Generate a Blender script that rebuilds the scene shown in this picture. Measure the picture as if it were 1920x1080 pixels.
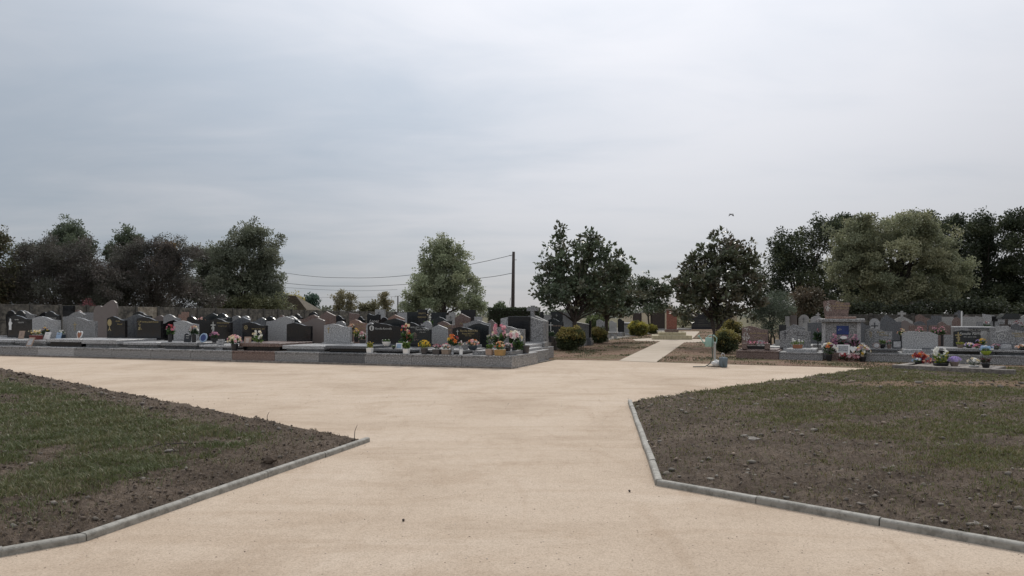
import bpy, bmesh, math, random
import numpy as np
from mathutils import Vector, Matrix, noise

R = math.radians
scn = bpy.context.scene
for o in list(bpy.data.objects):
    bpy.data.objects.remove(o)
col = scn.collection

# ------------------------------------------------------------------ camera
FPX, CX, HY, EYE = 1397.0, 960.0, 590.0, 1.6      # focal length in photo pixels, horizon row, eye height
cam_d = bpy.data.cameras.new('camera')
cam = bpy.data.objects.new('camera', cam_d)
col.objects.link(cam)
cam.location = (0, 0, EYE)
cam.rotation_euler = (R(90), 0, 0)
cam_d.sensor_width = 36
cam_d.lens = 36 * FPX / 1920
cam_d.shift_y = (HY - 540) / 1920
cam_d.clip_end = 6000
scn.camera = cam

# ------------------------------------------------------------------ sky, sun, exposure
SUN_AZ, SUN_EL = R(9), R(42)                      # azimuth to the right of straight ahead
sun_dir = Vector((math.sin(SUN_AZ) * math.cos(SUN_EL), math.cos(SUN_AZ) * math.cos(SUN_EL), math.sin(SUN_EL)))
world = bpy.data.worlds.new('World')
scn.world = world
world.use_nodes = True
nt = world.node_tree
nt.nodes.clear()
W = lambda t: nt.nodes.new(t)
out = W('ShaderNodeOutputWorld'); bg = W('ShaderNodeBackground')
bg.inputs['Strength'].default_value = 0.1
nt.links.new(bg.outputs[0], out.inputs[0])
sky = W('ShaderNodeTexSky'); sky.sky_type = 'NISHITA'; sky.sun_disc = False
sky.sun_elevation = SUN_EL; sky.sun_rotation = SUN_AZ
tc = W('ShaderNodeTexCoord')
def wmath(op, a, b=None, clamp=False):
    n = W('ShaderNodeMath'); n.operation = op; n.use_clamp = clamp
    for i, v in enumerate((a, b)):
        if v is None: continue
        if isinstance(v, (int, float)): n.inputs[i].default_value = v
        else: nt.links.new(v, n.inputs[i])
    return n.outputs[0]
def wmix(f, a, b):
    n = W('ShaderNodeMix'); n.data_type = 'RGBA'
    for s, v in ((n.inputs[0], f), (n.inputs[6], a), (n.inputs[7], b)):
        if isinstance(v, (int, float)): s.default_value = v
        elif isinstance(v, tuple): s.default_value = (*v, 1)
        else: nt.links.new(v, s)
    return n.outputs[2]
sep = W('ShaderNodeSeparateXYZ'); nt.links.new(tc.outputs['Generated'], sep.inputs[0])
den = wmath('ADD', wmath('MAXIMUM', sep.outputs[2], 0.0), 0.13)
cmb = W('ShaderNodeCombineXYZ')
nt.links.new(wmath('DIVIDE', sep.outputs[0], den), cmb.inputs[0])
nt.links.new(wmath('DIVIDE', sep.outputs[1], den), cmb.inputs[1])
def wnoise(scale, detail, rough, off, dist=0.0):
    mp = W('ShaderNodeMapping'); nt.links.new(cmb.outputs[0], mp.inputs[0])
    mp.inputs['Location'].default_value = off; mp.inputs['Rotation'].default_value = (0, 0, R(16)); mp.inputs['Scale'].default_value = (0.55, 1.0, 1)
    n = W('ShaderNodeTexNoise'); n.inputs['Scale'].default_value = scale
    n.inputs['Detail'].default_value = detail; n.inputs['Roughness'].default_value = rough
    n.inputs['Distortion'].default_value = dist
    nt.links.new(mp.outputs[0], n.inputs['Vector'])
    return n.outputs[0]
def wramp(v, lo, hi):
    n = W('ShaderNodeMapRange'); n.interpolation_type = 'SMOOTHSTEP'; n.inputs[1].default_value = lo; n.inputs[2].default_value = hi
    nt.links.new(v, n.inputs[0]); return n.outputs[0]
dot = W('ShaderNodeVectorMath'); dot.operation = 'DOT_PRODUCT'
nt.links.new(tc.outputs['Generated'], dot.inputs[0]); dot.inputs[1].default_value = sun_dir
glow = wramp(dot.outputs['Value'], 0.66, 1.0)       # thin cloud brightens towards the hidden sun
n1 = wnoise(0.8, 5, 0.5, (3.1, 7.3, 0), 0.4)
n2 = wnoise(2.4, 6, 0.55, (11.0, 2.0, 0), 0.6)
dens = wmath('ADD', wmath('ADD', wmath('MULTIPLY', n1, 0.7), wmath('MULTIPLY', n2, 0.3)), wmath('MULTIPLY', wmath('MULTIPLY', sep.outputs[0], 0.44), wmath('SUBTRACT', 1.0, wmath('MULTIPLY', sep.outputs[2], 2.2), True)))   # cover thins low on the left
dens = wramp(dens, 0.17, 0.66)
cloud = wmix(dens, (2.12, 2.42, 2.8), (3.38, 3.41, 3.6))
lift = wmath('ADD', wmath('MULTIPLY', wmath('MAXIMUM', sep.outputs[2], 0.0), 1.55), 1.0)   # an overcast sky is brightest overhead
lift = wmath('ADD', lift, wmath('MULTIPLY', glow, 0.62))
vm = W('ShaderNodeVectorMath'); vm.operation = 'SCALE'
nt.links.new(cloud, vm.inputs[0]); nt.links.new(lift, vm.inputs['Scale'])
skymix = wmix(0.94, sky.outputs[0], vm.outputs[0])
nt.links.new(skymix, bg.inputs['Color'])

sun_d = bpy.data.lights.new('sun', 'SUN')
sun = bpy.data.objects.new('sun', sun_d); col.objects.link(sun)
sun_d.energy = 1.5; sun_d.angle = R(14); sun_d.color = (1.0, 0.95, 0.87)
sun.rotation_euler = sun_dir.to_track_quat('Z', 'Y').to_euler()
scn.view_settings.view_transform = 'Standard'
scn.view_settings.look = 'None'
scn.view_settings.exposure = 0.38
scn.view_settings.gamma = 1.0
scn.view_settings.use_curve_mapping = False
scn.cycles.max_bounces = 6
scn.cycles.use_denoising = True

# ------------------------------------------------------------------ helpers
def at(px, py, Y):
    return Vector(((px - CX) / FPX * Y, Y, EYE - (py - HY) / FPX * Y))
def gnd(px, py, z=0.0):
    Y = FPX * (EYE - z) / (py - HY)
    return Vector(((px - CX) / FPX * Y, Y, z))
def tag(o, label=None, cat=None, group=None, kind=None):
    if label: o['label'] = label
    if cat: o['category'] = cat
    if group: o['group'] = group
    if kind: o['kind'] = kind
    return o
def empty(name, loc=(0, 0, 0), rz=0.0):
    o = bpy.data.objects.new(name, None); col.objects.link(o)
    o.location = loc; o.rotation_euler = (0, 0, rz); o.empty_display_size = 0.2
    return o
def link(name, me, mat=None, parent=None):
    o = bpy.data.objects.new(name, me); col.objects.link(o)
    if mat and not me.materials: me.materials.append(mat)
    if parent: o.parent = parent
    return o
def bm_obj(name, bm, mat, parent=None, smooth=False):
    me = bpy.data.meshes.new(name); bm.normal_update(); bm.to_mesh(me); bm.free()
    if smooth:
        me.polygons.foreach_set('use_smooth', [True] * len(me.polygons))
    return link(name, me, mat, parent)
def add_box(bm, x0, x1, y0, y1, z0, z1, bev=0.0, taper=0.0):
    vs = [bm.verts.new(p) for p in ((x0 + taper, y0 + taper, z0), (x1 - taper, y0 + taper, z0), (x1 - taper, y1 - taper, z0), (x0 + taper, y1 - taper, z0),
                                    (x0, y0, z1), (x1, y0, z1), (x1, y1, z1), (x0, y1, z1))]
    fs = [bm.faces.new([vs[i] for i in f]) for f in ((3, 2, 1, 0), (4, 5, 6, 7), (0, 1, 5, 4), (1, 2, 6, 5), (2, 3, 7, 6), (3, 0, 4, 7))]
    if bev:
        es = list({e for f in fs for e in f.edges})
        bmesh.ops.bevel(bm, geom=es, offset=bev, segments=1, affect='EDGES')
def box(name, mat, parent, x0, x1, y0, y1, z0, z1, bev=0.01, taper=0.0):
    bm = bmesh.new(); add_box(bm, x0, x1, y0, y1, z0, z1, bev, taper)
    return bm_obj(name, bm, mat, parent)
def add_tube(bm, pts, radii, seg=6):
    pts = [Vector(p) for p in pts]; rings = []
    for i, p in enumerate(pts):
        d = (pts[min(i + 1, len(pts) - 1)] - pts[max(i - 1, 0)]).normalized()
        a = d.orthogonal().normalized(); b = d.cross(a)
        if rings:                                      # keep the rings from twisting
            pa = rings[-1][1]; a = (pa - d * pa.dot(d)).normalized(); b = d.cross(a)
        ring = [bm.verts.new(p + (a * math.cos(t) + b * math.sin(t)) * radii[i]) for t in (2 * math.pi * k / seg for k in range(seg))]
        rings.append((ring, a))
    for (r0, _), (r1, _) in zip(rings, rings[1:]):
        for k in range(seg):
            bm.faces.new((r0[k], r0[(k + 1) % seg], r1[(k + 1) % seg], r1[k]))
    bm.faces.new(list(reversed(rings[0][0]))); bm.faces.new(rings[-1][0])
def add_lathe(bm, prof, seg=14, c=(0, 0, 0)):
    rings = []
    for r, z in prof:
        rings.append([bm.verts.new((c[0] + r * math.cos(2 * math.pi * k / seg), c[1] + r * math.sin(2 * math.pi * k / seg), c[2] + z)) for k in range(seg)])
    for r0, r1 in zip(rings, rings[1:]):
        for k in range(seg):
            bm.faces.new((r0[k], r0[(k + 1) % seg], r1[(k + 1) % seg], r1[k]))
    bm.faces.new(list(reversed(rings[0]))); bm.faces.new(rings[-1])
def add_prism(bm, pts, y0, y1, bev=0.0):
    """outline in x,z seen from the front, front face at y0"""
    f = [bm.verts.new((x, y0, z)) for x, z in pts]; b = [bm.verts.new((x, y1, z)) for x, z in pts]
    n = len(pts)
    f1 = bm.faces.new(f); f2 = bm.faces.new(list(reversed(b)))
    sides = [bm.faces.new((f[i], b[i], b[(i + 1) % n], f[(i + 1) % n])) for i in range(n)]
    bmesh.ops.recalc_face_normals(bm, faces=[f1, f2] + sides)
    if bev:
        bmesh.ops.bevel(bm, geom=list(f1.edges) + list(f2.edges), offset=bev, segments=2, affect='EDGES')
def fast_mesh(name, verts, faces4=None, faces3=None, colors=None):
    """one mesh from numpy arrays; colours are one rgb per face"""
    me = bpy.data.meshes.new(name)
    nv = len(verts); me.vertices.add(nv); me.vertices.foreach_set('co', np.ascontiguousarray(verts, dtype=np.float32).ravel())
    li, st, n = [], [], 0
    if faces4 is not None and len(faces4):
        li.append(faces4.ravel()); st.append(np.arange(len(faces4)) * 4); n = len(faces4) * 4
    if faces3 is not None and len(faces3):
        li.append(faces3.ravel()); st.append(n + np.arange(len(faces3)) * 3)
    li = np.concatenate(li).astype(np.int32); st = np.concatenate(st).astype(np.int32)
    me.loops.add(len(li)); me.loops.foreach_set('vertex_index', li)
    me.polygons.add(len(st)); me.polygons.foreach_set('loop_start', st)
    if colors is not None:
        a = me.attributes.new('tint', 'FLOAT_COLOR', 'FACE')
        a.data.foreach_set('color', np.concatenate([colors, np.ones((len(colors), 1))], 1).astype(np.float32).ravel())
    me.update(calc_edges=True); me.validate()
    return me

# ------------------------------------------------------------------ materials
def new_mat(name):
    m = bpy.data.materials.new(name); m.use_nodes = True
    t = m.node_tree; b = t.nodes['Principled BSDF']
    return m, t, b
def nd(t, typ, **kw):
    n = t.nodes.new(typ)
    for k, v in kw.items():
        if hasattr(n, k): setattr(n, k, v)
        else: n.inputs[k].default_value = v
    return n
def ramp(t, src, stops):
    n = t.nodes.new('ShaderNodeValToRGB'); e = n.color_ramp.elements
    while len(e) < len(stops): e.new(0.5)
    for el, (p, c) in zip(e, stops):
        el.position = p; el.color = (*c, 1) if len(c) == 3 else c
    t.links.new(src, n.inputs[0]); return n.outputs[0]
def mixc(t, f, a, b, blend='MIX'):
    n = t.nodes.new('ShaderNodeMix'); n.data_type = 'RGBA'; n.blend_type = blend
    for s, v in ((n.inputs[0], f), (n.inputs[6], a), (n.inputs[7], b)):
        if isinstance(v, (int, float)): s.default_value = v
        elif isinstance(v, tuple): s.default_value = (*v, 1)
        else: t.links.new(v, s)
    return n.outputs[2]
def bump(t, b, h, strength, dist):
    n = t.nodes.new('ShaderNodeBump'); n.inputs['Strength'].default_value = strength; n.inputs['Distance'].default_value = dist
    t.links.new(h, n.inputs['Height']); t.links.new(n.outputs[0], b.inputs['Normal'])
def coord(t, kind='Object', scale=(1, 1, 1), rot=(0, 0, 0)):
    c = t.nodes.new('ShaderNodeTexCoord'); mp = t.nodes.new('ShaderNodeMapping')
    mp.inputs['Scale'].default_value = scale; mp.inputs['Rotation'].default_value = rot
    t.links.new(c.outputs[kind], mp.inputs[0]); return mp.outputs[0]
def noise_tex(t, vec, scale, detail=4, rough=0.55, dist=0.0):
    n = t.nodes.new('ShaderNodeTexNoise'); n.inputs['Scale'].default_value = scale; n.inputs['Detail'].default_value = detail
    n.inputs['Roughness'].default_value = rough; n.inputs['Distortion'].default_value = dist
    t.links.new(vec, n.inputs['Vector']); return n.outputs[0]
def world_pos(t):
    return t.nodes.new('ShaderNodeNewGeometry').outputs['Position']

def granite(name, dark, mid, light, rough=0.22, scale=45, soft=0.12):
    m, t, b = new_mat(name)
    v = coord(t)
    n = noise_tex(t, v, scale, 3, 0.7)
    c = ramp(t, n, [(0.39, dark), (0.5, mid), (0.61, light)])
    big = noise_tex(t, v, 2.2, 4, 0.6)
    c = mixc(t, soft, c, ramp(t, big, [(0.3, (0.3, 0.3, 0.3)), (0.7, (1, 1, 1))]), 'MULTIPLY')
    t.links.new(c, b.inputs['Base Color']); b.inputs['Roughness'].default_value = rough
    # weathering: slightly uneven gloss
    r = ramp(t, noise_tex(t, v, 5, 3), [(0.3, (rough * 0.7,) * 3), (0.75, (min(1, rough * 1.7),) * 3)])
    t.links.new(r, b.inputs['Roughness']); b.inputs['Specular IOR Level'].default_value = 0.5
    return m
M = {}
M['BK'] = granite('black_granite', (0.006, 0.006, 0.007), (0.009, 0.009, 0.010), (0.014, 0.014, 0.015), 0.16, 60)
M['BG'] = granite('green_black_granite', (0.010, 0.013, 0.013), (0.017, 0.020, 0.021), (0.030, 0.034, 0.034), 0.2, 60)
M['GD'] = granite('dark_grey_granite', (0.035, 0.037, 0.04), (0.09, 0.094, 0.10), (0.19, 0.195, 0.2), 0.25, 40)
M['GM'] = granite('mid_grey_granite', (0.075, 0.075, 0.075), (0.205, 0.203, 0.2), (0.4, 0.397, 0.39), 0.3, 34)
M['GL'] = granite('light_grey_granite', (0.13, 0.13, 0.13), (0.315, 0.313, 0.308), (0.54, 0.537, 0.53), 0.32, 34)
M['WH'] = granite('whitish_stone', (0.25, 0.242, 0.226), (0.345, 0.335, 0.316), (0.43, 0.42, 0.4), 0.55, 22, 0.45)
M['BR'] = granite('red_brown_granite', (0.065, 0.042, 0.036), (0.155, 0.106, 0.09), (0.27, 0.195, 0.165), 0.27, 34)
M['OR'] = granite('orange_brown_granite', (0.13, 0.07, 0.05), (0.25, 0.155, 0.12), (0.37, 0.25, 0.2), 0.3, 34)
M['TP'] = granite('taupe_granite', (0.14, 0.115, 0.103), (0.175, 0.145, 0.13), (0.21, 0.175, 0.16), 0.4, 60)
M['CC'] = granite('weathered_concrete', (0.13, 0.113, 0.097), (0.2, 0.175, 0.15), (0.27, 0.24, 0.21), 0.9, 12, 0.5)

def plain(name, c, rough=0.5, metal=0.0, vary=0.25, scale=9):
    m, t, b = new_mat(name)
    v = coord(t)
    n = noise_tex(t, v, scale, 4, 0.6)
    lo = tuple(x * (1 - vary) for x in c)
    t.links.new(ramp(t, n, [(0.3, lo), (0.7, c)]), b.inputs['Base Color'])
    b.inputs['Roughness'].default_value = rough; b.inputs['Metallic'].default_value = metal
    return m
M['gold'] = plain('gilt_lettering', (0.42, 0.33, 0.16), 0.4, 0.25)
M['silver'] = plain('pale_lettering', (0.55, 0.54, 0.5), 0.5)
M['ink'] = plain('dark_lettering', (0.03, 0.03, 0.035), 0.5)
M['white'] = plain('white_ceramic', (0.72, 0.71, 0.68), 0.35, 0, 0.12)
M['cream'] = plain('cream_render', (0.58, 0.5, 0.36), 0.9, 0, 0.2, 2)
M['potblack'] = plain('black_plastic', (0.018, 0.018, 0.02), 0.4)
M['potgrey'] = plain('dark_grey_plastic', (0.06, 0.055, 0.055), 0.5)
M['terracotta'] = plain('terracotta', (0.33, 0.14, 0.075), 0.8)
M['ochre'] = plain('ochre_pot', (0.38, 0.23, 0.08), 0.7)
M['beige'] = plain('beige_pot', (0.36, 0.26, 0.2), 0.75)
M['redpot'] = plain('dark_red_planter', (0.17, 0.035, 0.03), 0.6)
M['navy'] = plain('navy_pot', (0.03, 0.045, 0.06), 0.4)
M['lime'] = plain('lime_green_pot', (0.32, 0.42, 0.05), 0.4)
M['glassy'] = plain('frosted_vase', (0.42, 0.43, 0.43), 0.25)
M['stonepot'] = plain('stone_pot', (0.24, 0.19, 0.15), 0.9)
M['gate_brown'] = plain('dark_brown_wood', (0.05, 0.034, 0.026), 0.6, 0, 0.4, 6)
M['gate_dark'] = plain('anthracite_metal', (0.02, 0.022, 0.027), 0.45)
M['mint'] = plain('mint_green_plastic', (0.26, 0.41, 0.35), 0.35, 0, 0.15)
M['can'] = plain('grey_blue_plastic', (0.12, 0.16, 0.185), 0.4, 0, 0.2)
M['steel'] = plain('galvanised_steel', (0.42, 0.42, 0.40), 0.45, 0.5)
M['hose'] = plain('dark_green_hose', (0.025, 0.055, 0.04), 0.5)
M['wood'] = plain('tarred_wood', (0.06, 0.045, 0.038), 0.85, 0, 0.45, 5)
M['wire'] = plain('black_cable', (0.03, 0.03, 0.035), 0.6)
M['bark'] = plain('bark', (0.075, 0.06, 0.05), 0.95, 0, 0.5, 14)
M['limewash'] = plain('limewashed_bark', (0.33, 0.3, 0.27), 0.95, 0, 0.4, 14)
M['photo_blue'] = plain('blue_photo_print', (0.02, 0.045, 0.19), 0.25, 0, 0.6, 3)
M['photo_sky'] = plain('pale_blue_print', (0.33, 0.45, 0.6), 0.3, 0, 0.45, 6)
M['photo_grey'] = plain('grey_photo_print', (0.5, 0.5, 0.5), 0.3, 0, 0.85, 22)
M['brick'] = plain('red_brick', (0.27, 0.105, 0.075), 0.9, 0, 0.3, 12)
M['mortar'] = plain('mortar', (0.3, 0.24, 0.2), 0.95)
M['yellowstone'] = plain('pale_yellow_stone', (0.52, 0.46, 0.31), 0.9, 0, 0.3, 6)
M['roof'] = plain('old_roof_tile', (0.115, 0.092, 0.062), 0.95, 0, 0.6, 3)
M['kerb'] = granite('kerb_concrete', (0.2, 0.19, 0.165), (0.28, 0.268, 0.235), (0.32, 0.307, 0.272), 0.85, 14, 0.3)

def leafy(name, transl=0.22, rough=0.55):
    m, t, b = new_mat(name)
    a = nd(t, 'ShaderNodeAttribute'); a.attribute_name = 'tint'
    t.links.new(a.outputs['Color'], b.inputs['Base Color'])
    b.inputs['Roughness'].default_value = rough; b.inputs['Specular IOR Level'].default_value = 0.35
    tr = nd(t, 'ShaderNodeBsdfTranslucent'); t.links.new(a.outputs['Color'], tr.inputs['Color'])
    mx = nd(t, 'ShaderNodeMixShader'); mx.inputs[0].default_value = transl
    t.links.new(b.outputs[0], mx.inputs[1]); t.links.new(tr.outputs[0], mx.inputs[2])
    t.links.new(mx.outputs[0], t.nodes['Material Output'].inputs[0])
    return m
M['leaf'] = leafy('leaf', 0.34)
M['glossleaf'] = leafy('glossy_leaf', 0.2, 0.36)
M['petal'] = leafy('petal', 0.3, 0.6)
M['grass'] = leafy('grass_blade', 0.25, 0.5)
M['clod'] = leafy('soil_crumb', 0.0, 0.95)

# sand of the paths
m, t, b = new_mat('sand'); M['sand'] = m
p = world_pos(t)
def wmap(t, src, scale, rot=0.0):
    mp = t.nodes.new('ShaderNodeMapping'); mp.inputs['Scale'].default_value = scale; mp.inputs['Rotation'].default_value = (0, 0, rot)
    t.links.new(src, mp.inputs[0]); return mp.outputs[0]
big = noise_tex(t, p, 0.42, 6, 0.62, 0.6)
c = ramp(t, big, [(0.3, (0.41, 0.323, 0.243)), (0.5, (0.485, 0.392, 0.302)), (0.7, (0.53, 0.44, 0.35))])
st = noise_tex(t, wmap(t, p, (0.5, 1.7, 1), R(-19)), 0.8, 5, 0.65, 1.6)          # raked and driven streaks
c = mixc(t, 0.3, c, ramp(t, st, [(0.36, (0.74, 0.68, 0.62)), (0.5, (1, 1, 1))]), 'MULTIPLY')
st2 = noise_tex(t, wmap(t, p, (1.7, 0.6, 1), R(-40)), 0.9, 5, 0.65, 1.4)
c = mixc(t, 0.25, c, ramp(t, st2, [(0.36, (0.76, 0.7, 0.64)), (0.46, (1, 1, 1))]), 'MULTIPLY')
wv = t.nodes.new('ShaderNodeTexWave'); wv.wave_type = 'RINGS'; wv.inputs['Scale'].default_value = 0.055; wv.inputs['Distortion'].default_value = 1.6; wv.inputs['Detail'].default_value = 3   # faint wheel arcs
mpw = t.nodes.new('ShaderNodeMapping'); mpw.inputs['Location'].default_value = (6, -24, 0); t.links.new(p, mpw.inputs[0]); t.links.new(mpw.outputs[0], wv.inputs[0])
c = mixc(t, 0.22, c, ramp(t, wv.outputs[1], [(0.86, (1, 1, 1)), (0.93, (0.8, 0.75, 0.7)), (0.97, (1, 1, 1))]), 'MULTIPLY')
fine = noise_tex(t, p, 62, 4, 0.85)
c = mixc(t, 0.8, c, ramp(t, fine, [(0.3, (0.55, 0.53, 0.5)), (0.5, (1, 1, 1)), (0.7, (1.22, 1.22, 1.22))]), 'MULTIPLY')
mid = noise_tex(t, p, 9, 5, 0.75)
c = mixc(t, 0.2, c, ramp(t, mid, [(0.35, (0.72, 0.69, 0.66)), (0.5, (1, 1, 1)), (0.66, (1.12, 1.12, 1.12))]), 'MULTIPLY')
t.links.new(c, b.inputs['Base Color']); b.inputs['Roughness'].default_value = 0.95; b.inputs['Specular IOR Level'].default_value = 0.15
hh = nd(t, 'ShaderNodeMath', operation='ADD'); t.links.new(fine, hh.inputs[0]); t.links.new(big, hh.inputs[1])
bump(t, b, hh.outputs[0], 0.5, 0.012)

# soil of the verges and beds
def soil(name, a, bb, cc, grassy=0.0):
    m, t, b = new_mat(name)
    p = world_pos(t)
    n1 = noise_tex(t, p, 1.3, 5, 0.65, 0.3); n2 = noise_tex(t, p, 26, 4, 0.7)
    c = ramp(t, n1, [(0.3, a), (0.52, bb), (0.72, cc)])
    c = mixc(t, 0.75, c, ramp(t, n2, [(0.3, (0.45, 0.45, 0.45)), (0.55, (1, 1, 1)), (0.75, (1.5, 1.45, 1.35))]), 'MULTIPLY')
    vo = nd(t, 'ShaderNodeTexVoronoi'); vo.inputs['Scale'].default_value = 17; t.links.new(p, vo.inputs['Vector'])
    peb = ramp(t, vo.outputs['Distance'], [(0.13, (1, 1, 1)), (0.19, (0, 0, 0))])
    sel = ramp(t, noise_tex(t, p, 9, 2), [(0.56, (0, 0, 0)), (0.62, (1, 1, 1))])
    mk = mixc(t, 1.0, peb, sel, 'MULTIPLY')
    c = mixc(t, mk, c, (0.2, 0.17, 0.14))
    if name == 'dug_soil':                                        # worn strip of dry earth across the right verge
        sx = t.nodes.new('ShaderNodeSeparateXYZ'); t.links.new(p, sx.inputs[0])
        def mm(op, a_, b_):
            q_ = t.nodes.new('ShaderNodeMath'); q_.operation = op; q_.use_clamp = op == 'MULTIPLY'
            for ii, v_ in enumerate((a_, b_)):
                if isinstance(v_, (int, float)): q_.inputs[ii].default_value = v_
                else: t.links.new(v_, q_.inputs[ii])
            return q_.outputs[0]
        dy_ = mm('ABSOLUTE', mm('ADD', mm('SUBTRACT', sx.outputs[1], 16.4), mm('MULTIPLY', mm('SUBTRACT', n1, 0.5), 3.0)), 0)
        k1 = t.nodes.new('ShaderNodeMapRange'); k1.interpolation_type = 'SMOOTHSTEP'; k1.inputs[1].default_value = 1.0; k1.inputs[2].default_value = 0.35; t.links.new(dy_, k1.inputs[0])
        k2 = t.nodes.new('ShaderNodeMapRange'); k2.inputs[1].default_value = 6.6; k2.inputs[2].default_value = 8.2; t.links.new(sx.outputs[0], k2.inputs[0])
        c = mixc(t, mm('MULTIPLY', mm('MULTIPLY', k1.outputs[0], k2.outputs[0]), 0.8), c, (0.2, 0.135, 0.09))
    if grassy:
        g = ramp(t, noise_tex(t, p, 0.7, 5, 0.65), [(0.5 - grassy * 0.15, (0, 0, 0)), (0.62, (1, 1, 1))])
        g2 = mixc(t, 1.0, g, ramp(t, noise_tex(t, p, 40, 3, 0.7), [(0.35, (0.2, 0.2, 0.2)), (0.6, (1, 1, 1))]), 'MULTIPLY')
        c = mixc(t, g2, c, (0.075, 0.085, 0.035))
    t.links.new(c, b.inputs['Base Color']); b.inputs['Roughness'].default_value = 0.95; b.inputs['Specular IOR Level'].default_value = 0.1
    bump(t, b, n2, 0.9, 0.03)
    return m
M['soil'] = soil('dug_soil', (0.068, 0.053, 0.041), (0.108, 0.084, 0.065), (0.152, 0.12, 0.094))
M['bed'] = soil('leaf_strewn_soil', (0.145, 0.092, 0.064), (0.205, 0.135, 0.096), (0.26, 0.178, 0.128), 0.2)
M['field'] = soil('rough_ground', (0.10, 0.085, 0.055), (0.15, 0.125, 0.085), (0.2, 0.17, 0.12), 0.8)
M['gravel'] = soil('grey_gravel', (0.16, 0.145, 0.125), (0.22, 0.2, 0.175), (0.28, 0.26, 0.23))

# ------------------------------------------------------------------ block frames (rows of graves)
class Block:
    def __init__(s, o, deg):
        s.o = Vector(o); s.th = R(deg); s.a = Vector((math.cos(s.th), -math.sin(s.th))); s.v = Vector((math.sin(s.th), math.cos(s.th)))
        s.c = s.v.dot(s.o)
    def Y(s, px, d):
        t = (px - CX) / FPX
        return (s.c + d) / (s.v.x * t + s.v.y)
    def s(s, px, d):
        Y = s.Y(px, d); return s.a.dot(Vector(((px - CX) / FPX * Y, Y)) - s.o)
    def P(s, sv, d, z=0.0):
        q = s.o + s.a * sv + s.v * d; return Vector((q.x, q.y, z))
LB = Block((0.0, 22.1), 19.5)
RB = Block((8.2, 27.2), 25.0)

# ------------------------------------------------------------------ ground, paths, verges
def sheet(name, pts, z, mat, kind='structure', label=None):
    bm = bmesh.new(); bm.faces.new([bm.verts.new((x, y, z)) for x, y in pts])
    bmesh.ops.recalc_face_normals(bm, faces=bm.faces)
    if bm.faces[0].normal.z < 0: bmesh.ops.reverse_faces(bm, faces=bm.faces)
    o = bm_obj(name, bm, mat); tag(o, kind=kind, label=label); return o
sheet('ground', [(-2500, -300), (2500, -300), (2500, 4000), (-2500, 4000)], -0.012, M['field'])
lf0 = LB.P(-42, -0.05); lc = LB.P(0.02, -0.05); ls = LB.P(0.02, 4.6)
b0 = gnd(1043, 674); b1 = gnd(1160, 676); b2 = gnd(1230, 679); b3 = gnd(1400, 684); b4 = gnd(1655, 691)
sheet('sand_path', [(-60, -20), (40, -20), (22, 8), (12.5, 20), (b4.x, b4.y), (b3.x, b3.y), (b2.x, b2.y), (b1.x, b1.y), (ls.x, ls.y), (lc.x, lc.y), (lf0.x, lf0.y), (-60, 38)], -0.004, M['sand'])
cp = [gnd(1160, 676.5), gnd(1230, 679.5), gnd(1283, 642), gnd(1330, 641.5), gnd(1330, 637), gnd(1298, 635.5), gnd(1312, 621.5), gnd(1284, 621.5), gnd(1224, 634), gnd(1186, 636), gnd(1192, 639), gnd(1238, 640)]
m2, t2, bb2 = new_mat('pale_path'); M['palepath'] = m2
pp = world_pos(t2); cc2 = ramp(t2, noise_tex(t2, pp, 1.2, 5), [(0.3, (0.36, 0.295, 0.225)), (0.7, (0.45, 0.38, 0.3))])
t2.links.new(cc2, bb2.inputs['Base Color']); bb2.inputs['Roughness'].default_value = 0.95
sheet('footpath', [(q.x, q.y) for q in cp], 0.004, M['palepath'])
# soil bed on both sides of the footpath
bl = [LB.P(0.05, 4.6), b0, b1, b2, b3, b4, Vector((15.5, 21.5, 0)), Vector((24, 18.5, 0)), Vector((30, 30, 0)), Vector((34, 80, 0)), Vector((4, 85, 0)), LB.P(0.05, 30)]
sheet('planting_bed', [(q.x, q.y) for q in bl[:1] + bl[2:-1] + [LB.P(-4, 30), LB.P(-4, 6)]], -0.0, M['bed'])
sheet('gravel_yard', [(lambda q: (q.x, q.y))(LB.P(s, d)) for s, d in ((-40, 0.2), (-0.05, 0.2), (-0.05, 4.4), (-2.6, 5.5), (-2.6, 70), (-40, 70))], 0.006, M['gravel'])

def seg_d(p, a, b):
    ab = b - a; u = max(0, min(1, (p - a).dot(ab) / ab.length_squared)); return (p - a - ab * u).length
def inside(p, poly):
    r = False; n = len(poly)
    for i in range(n):
        a, b = poly[i], poly[(i + 1) % n]
        if (a.y > p.y) != (b.y > p.y) and p.x < (b.x - a.x) * (p.y - a.y) / (b.y - a.y) + a.x: r = not r
    return r
V2 = lambda q: Vector((q.x, q.y))
LK = [V2(gnd(688, 828)), V2(gnd(155, 1013)), V2(gnd(0, 1041))]
LK.append(LK[2] + (LK[2] - LK[1]).normalized() * 6)
LV = LK + [Vector((-20, 2)), Vector((-32, 37.5)), V2(gnd(0, 692.5))]
RK = [V2(gnd(1181, 755)), V2(gnd(1237, 909)), V2(gnd(1920, 1033))]
RK[2] = RK[2] + (RK[2] - RK[1]).normalized() * 4
RV = RK + [Vector((14, 0)), Vector((22, 8)), Vector((24.5, 18.2)), Vector((15.5, 21.4)), V2(b4), V2(gnd(1640, 692.5))]
rng = random.Random(5)
def lump(x, y, amp):
    return amp * (0.35 * abs(noise.noise((x * 22, y * 22, 5.1))) + 0.5 * noise.noise((x * 1.9, y * 1.9, 3.3)) + 0.55 * abs(noise.noise((x * 5.5, y * 5.5, 1.1))) + 0.5 * abs(noise.noise((x * 13, y * 13, 7.7))) + 0.22 * noise.noise((x * 37, y * 37, 2.7)))
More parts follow.
